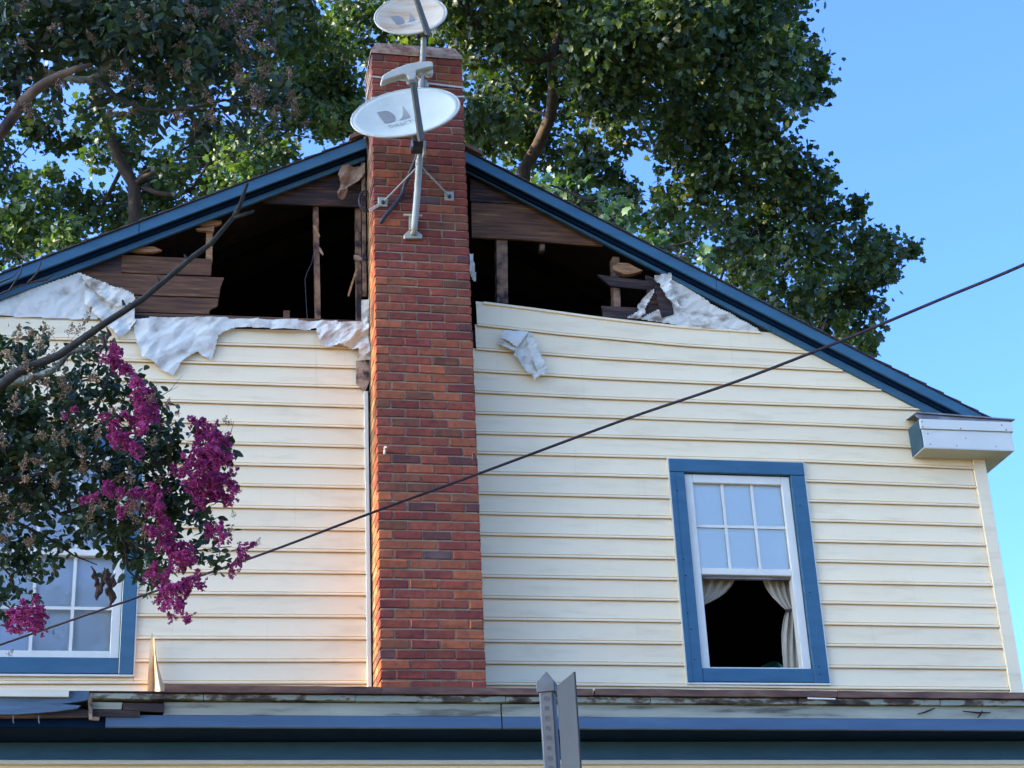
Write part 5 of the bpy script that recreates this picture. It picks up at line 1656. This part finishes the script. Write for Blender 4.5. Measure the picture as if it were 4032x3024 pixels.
# bare twigs over the left end of the rake
for tw in ([(-10, 640), (40, 618), (75, 610), (105, 605)], [(20, 628), (45, 590), (52, 540)], [(60, 612), (80, 590), (88, 570), (92, 540)], [(0, 610), (25, 600), (40, 585)], [(70, 610), (100, 604), (118, 592)]):
    MB().tube(path_px(tw, DM - .3), [.006 * (1 - .8 * k / (len(tw) - 1)) for k in range(len(tw))], 5).build('twig', TWIG, my)
for (x, y, s_, rx) in ((205, 1232, .085, .3), (212, 1250, .11, .1), (238, 1245, .10, -.2), (242, 1258, .12, .0), (226, 1225, .09, .5), (200, 1222, .07, .4), (219, 1236, .10, .25), (248, 1238, .08, -.3), (233, 1232, .085, .1), (215, 690, .08, .3), (225, 725, .10, -.2), (232, 705, .09, .2)):
    p = atd(x * 1.8228, y * 1.8228, DM - .25)
    m = MB()
    V = []
    for k in range(6):
        t = k / 5
        w = s_ * rng.uniform(.09, .17) * math.sin(math.pi * min(1, t * .9 + .08)) + .001
        for q in (-1, 0, 1):
            V.append(p + Vector((q * w + rx * s_ * t * .4 + .008 * math.sin(t * 7 + x), .012 * abs(q) + .01 * math.sin(t * 5), -s_ * t)))
    m.add(V, [(k * 3 + j, k * 3 + j + 1, k * 3 + j + 4, k * 3 + j + 3) for k in range(5) for j in range(2)])
    m.build('dry_leaf', DRY, my, smooth=True)

# upper one with faded seed heads
rg2 = np.random.default_rng(77)
DU = 8.0
mu = empty('crape_myrtle', (-4.6, -5.2, 0), 'leafy crape myrtle limb with brown seed heads overhanging the upper left', 'crape myrtle')
UC = [(200, 230, 45, .5), (300, 300, 36, .5), (500, 300, 36, .5), (130, 210, 40, .5), (20, 110, 70), (160, 60, 80), (380, 30, 90), (60, 40, 85), (170, 40, 90), (290, 55, 90), (410, 60, 85), (510, 90, 75, .9), (575, 170, 60, .8), (480, 190, 70), (370, 180, 80), (250, 170, 70, .9), (120, 120, 65, .9), (40, 160, 55, .8), (550, 250, 45, .8), (605, 235, 36, .7), (420, 260, 45, .9), (330, 245, 42, .7), (590, 50, 45, .5), (50, 225, 36, .5), (640, 20, 36, .4), (-80, 60, 120), (-120, 180, 110), (100, -60, 120), (300, -60, 130), (500, -60, 110, .7), (-60, 340, 60, .6), (470, 130, 70), (340, 120, 80), (215, 100, 80)]
cl = dcl(UC, DU, .32, rg2)
P = clump_points(cl, 26, .050, rg2, .26, 1.0)
V, F = leaves(P, .052, 'oval', rg2, .35, .5)
tag(big_mesh('crown', V, F, LEAF_M, mu), kind='stuff')
k6 = .633 / 1.8228
lim = [(-260, 980), (-80, 900), (0, 835), (90, 715), (150, 625), (220, 560), (300, 505), (380, 465), (470, 430), (560, 405)]
MB().tube([Vector((-4.6, -5.2, 0)), Vector((-4.4, -5.1, 2.5))] + path_px([(x * k6, y * k6) for x, y in lim], DU - .35), [.11, .09, .032, .029, .027, .0255, .025, .024, .022, .019, .015, .010], 12).build('trunk', BARK_M, mu, smooth=True)
for br, r, mt in (([(390, 470), (480, 495), (560, 495), (620, 460), (680, 400), (750, 340), (820, 270), (900, 220), (1000, 190)], .020, LICHEN), ([(600, 490), (660, 540), (720, 600), (800, 640), (900, 680), (1000, 685), (1150, 680), (1350, 690)], .014, BARK_D),
                  ([(120, 660), (105, 580), (90, 480), (110, 400), (170, 340), (235, 285), (180, 220), (130, 150), (100, 60), (90, -20)], .016, BARK_D), ([(235, 285), (330, 290), (420, 300), (500, 320)], .010, BARK_D), ([(235, 285), (300, 200), (350, 130), (420, 80), (600, 20)], .009, BARK_D),
                  ([(470, 430), (500, 330), (560, 250), (600, 190), (700, 160), (850, 150)], .010, TWIG), ([(850, 150), (950, 140), (1100, 160), (1300, 190)], .006, TWIG), ([(1480, 0), (1560, 60), (1640, 130), (1720, 190)], .007, TWIG), ([(1150, 680), (1300, 640), (1500, 610), (1750, 550)], .007, TWIG), ([(1380, 690), (1450, 760), (1480, 850), (1530, 900)], .005, TWIG), ([(1500, 690), (1600, 800), (1680, 870)], .005, TWIG), ([(700, 600), (500, 700), (400, 640)], .008, BARK_D), ([(0, 1080), (150, 950), (300, 780), (340, 740)], .004, TWIG), ([(1760, 60), (1800, 110), (1900, 130), (1960, 120)], .005, TWIG)):
    MB().tube(path_px([(x * k6, y * k6) for x, y in br], DU - .2), [r * (1 - .7 * k / (len(br) - 1)) for k in range(len(br))], 7).build('branch', mt, mu, smooth=True)
US = [(int(rg2.uniform(0, 640)), int(rg2.uniform(0, 260)), 24) for _ in range(45)] + [(560, 200, 30), (540, 230, 26), (590, 250, 24), (640, 250, 26), (625, 215, 24), (655, 270, 18), (600, 275, 20), (620, 190, 20), (575, 160, 22), (540, 60, 26), (560, 90, 24), (500, 40, 24), (590, 110, 22), (520, 170, 24), (480, 50, 24), (440, 30, 24), (400, 90, 20), (430, 150, 20), (460, 260, 20), (420, 280, 20), (560, 300, 18), (590, 10, 18), (310, 40, 24), (260, 60, 22), (200, 90, 20), (30, 60, 24), (60, 100, 22), (110, 60, 22), (360, 60, 22), (330, 110, 20), (630, 240, 22), (570, 130, 22), (400, 20, 22), (150, 30, 22)]
dress(mu, US, SEEDP, 'seed_head', DU - .3, .22, .08, rg2, tilt=.9)
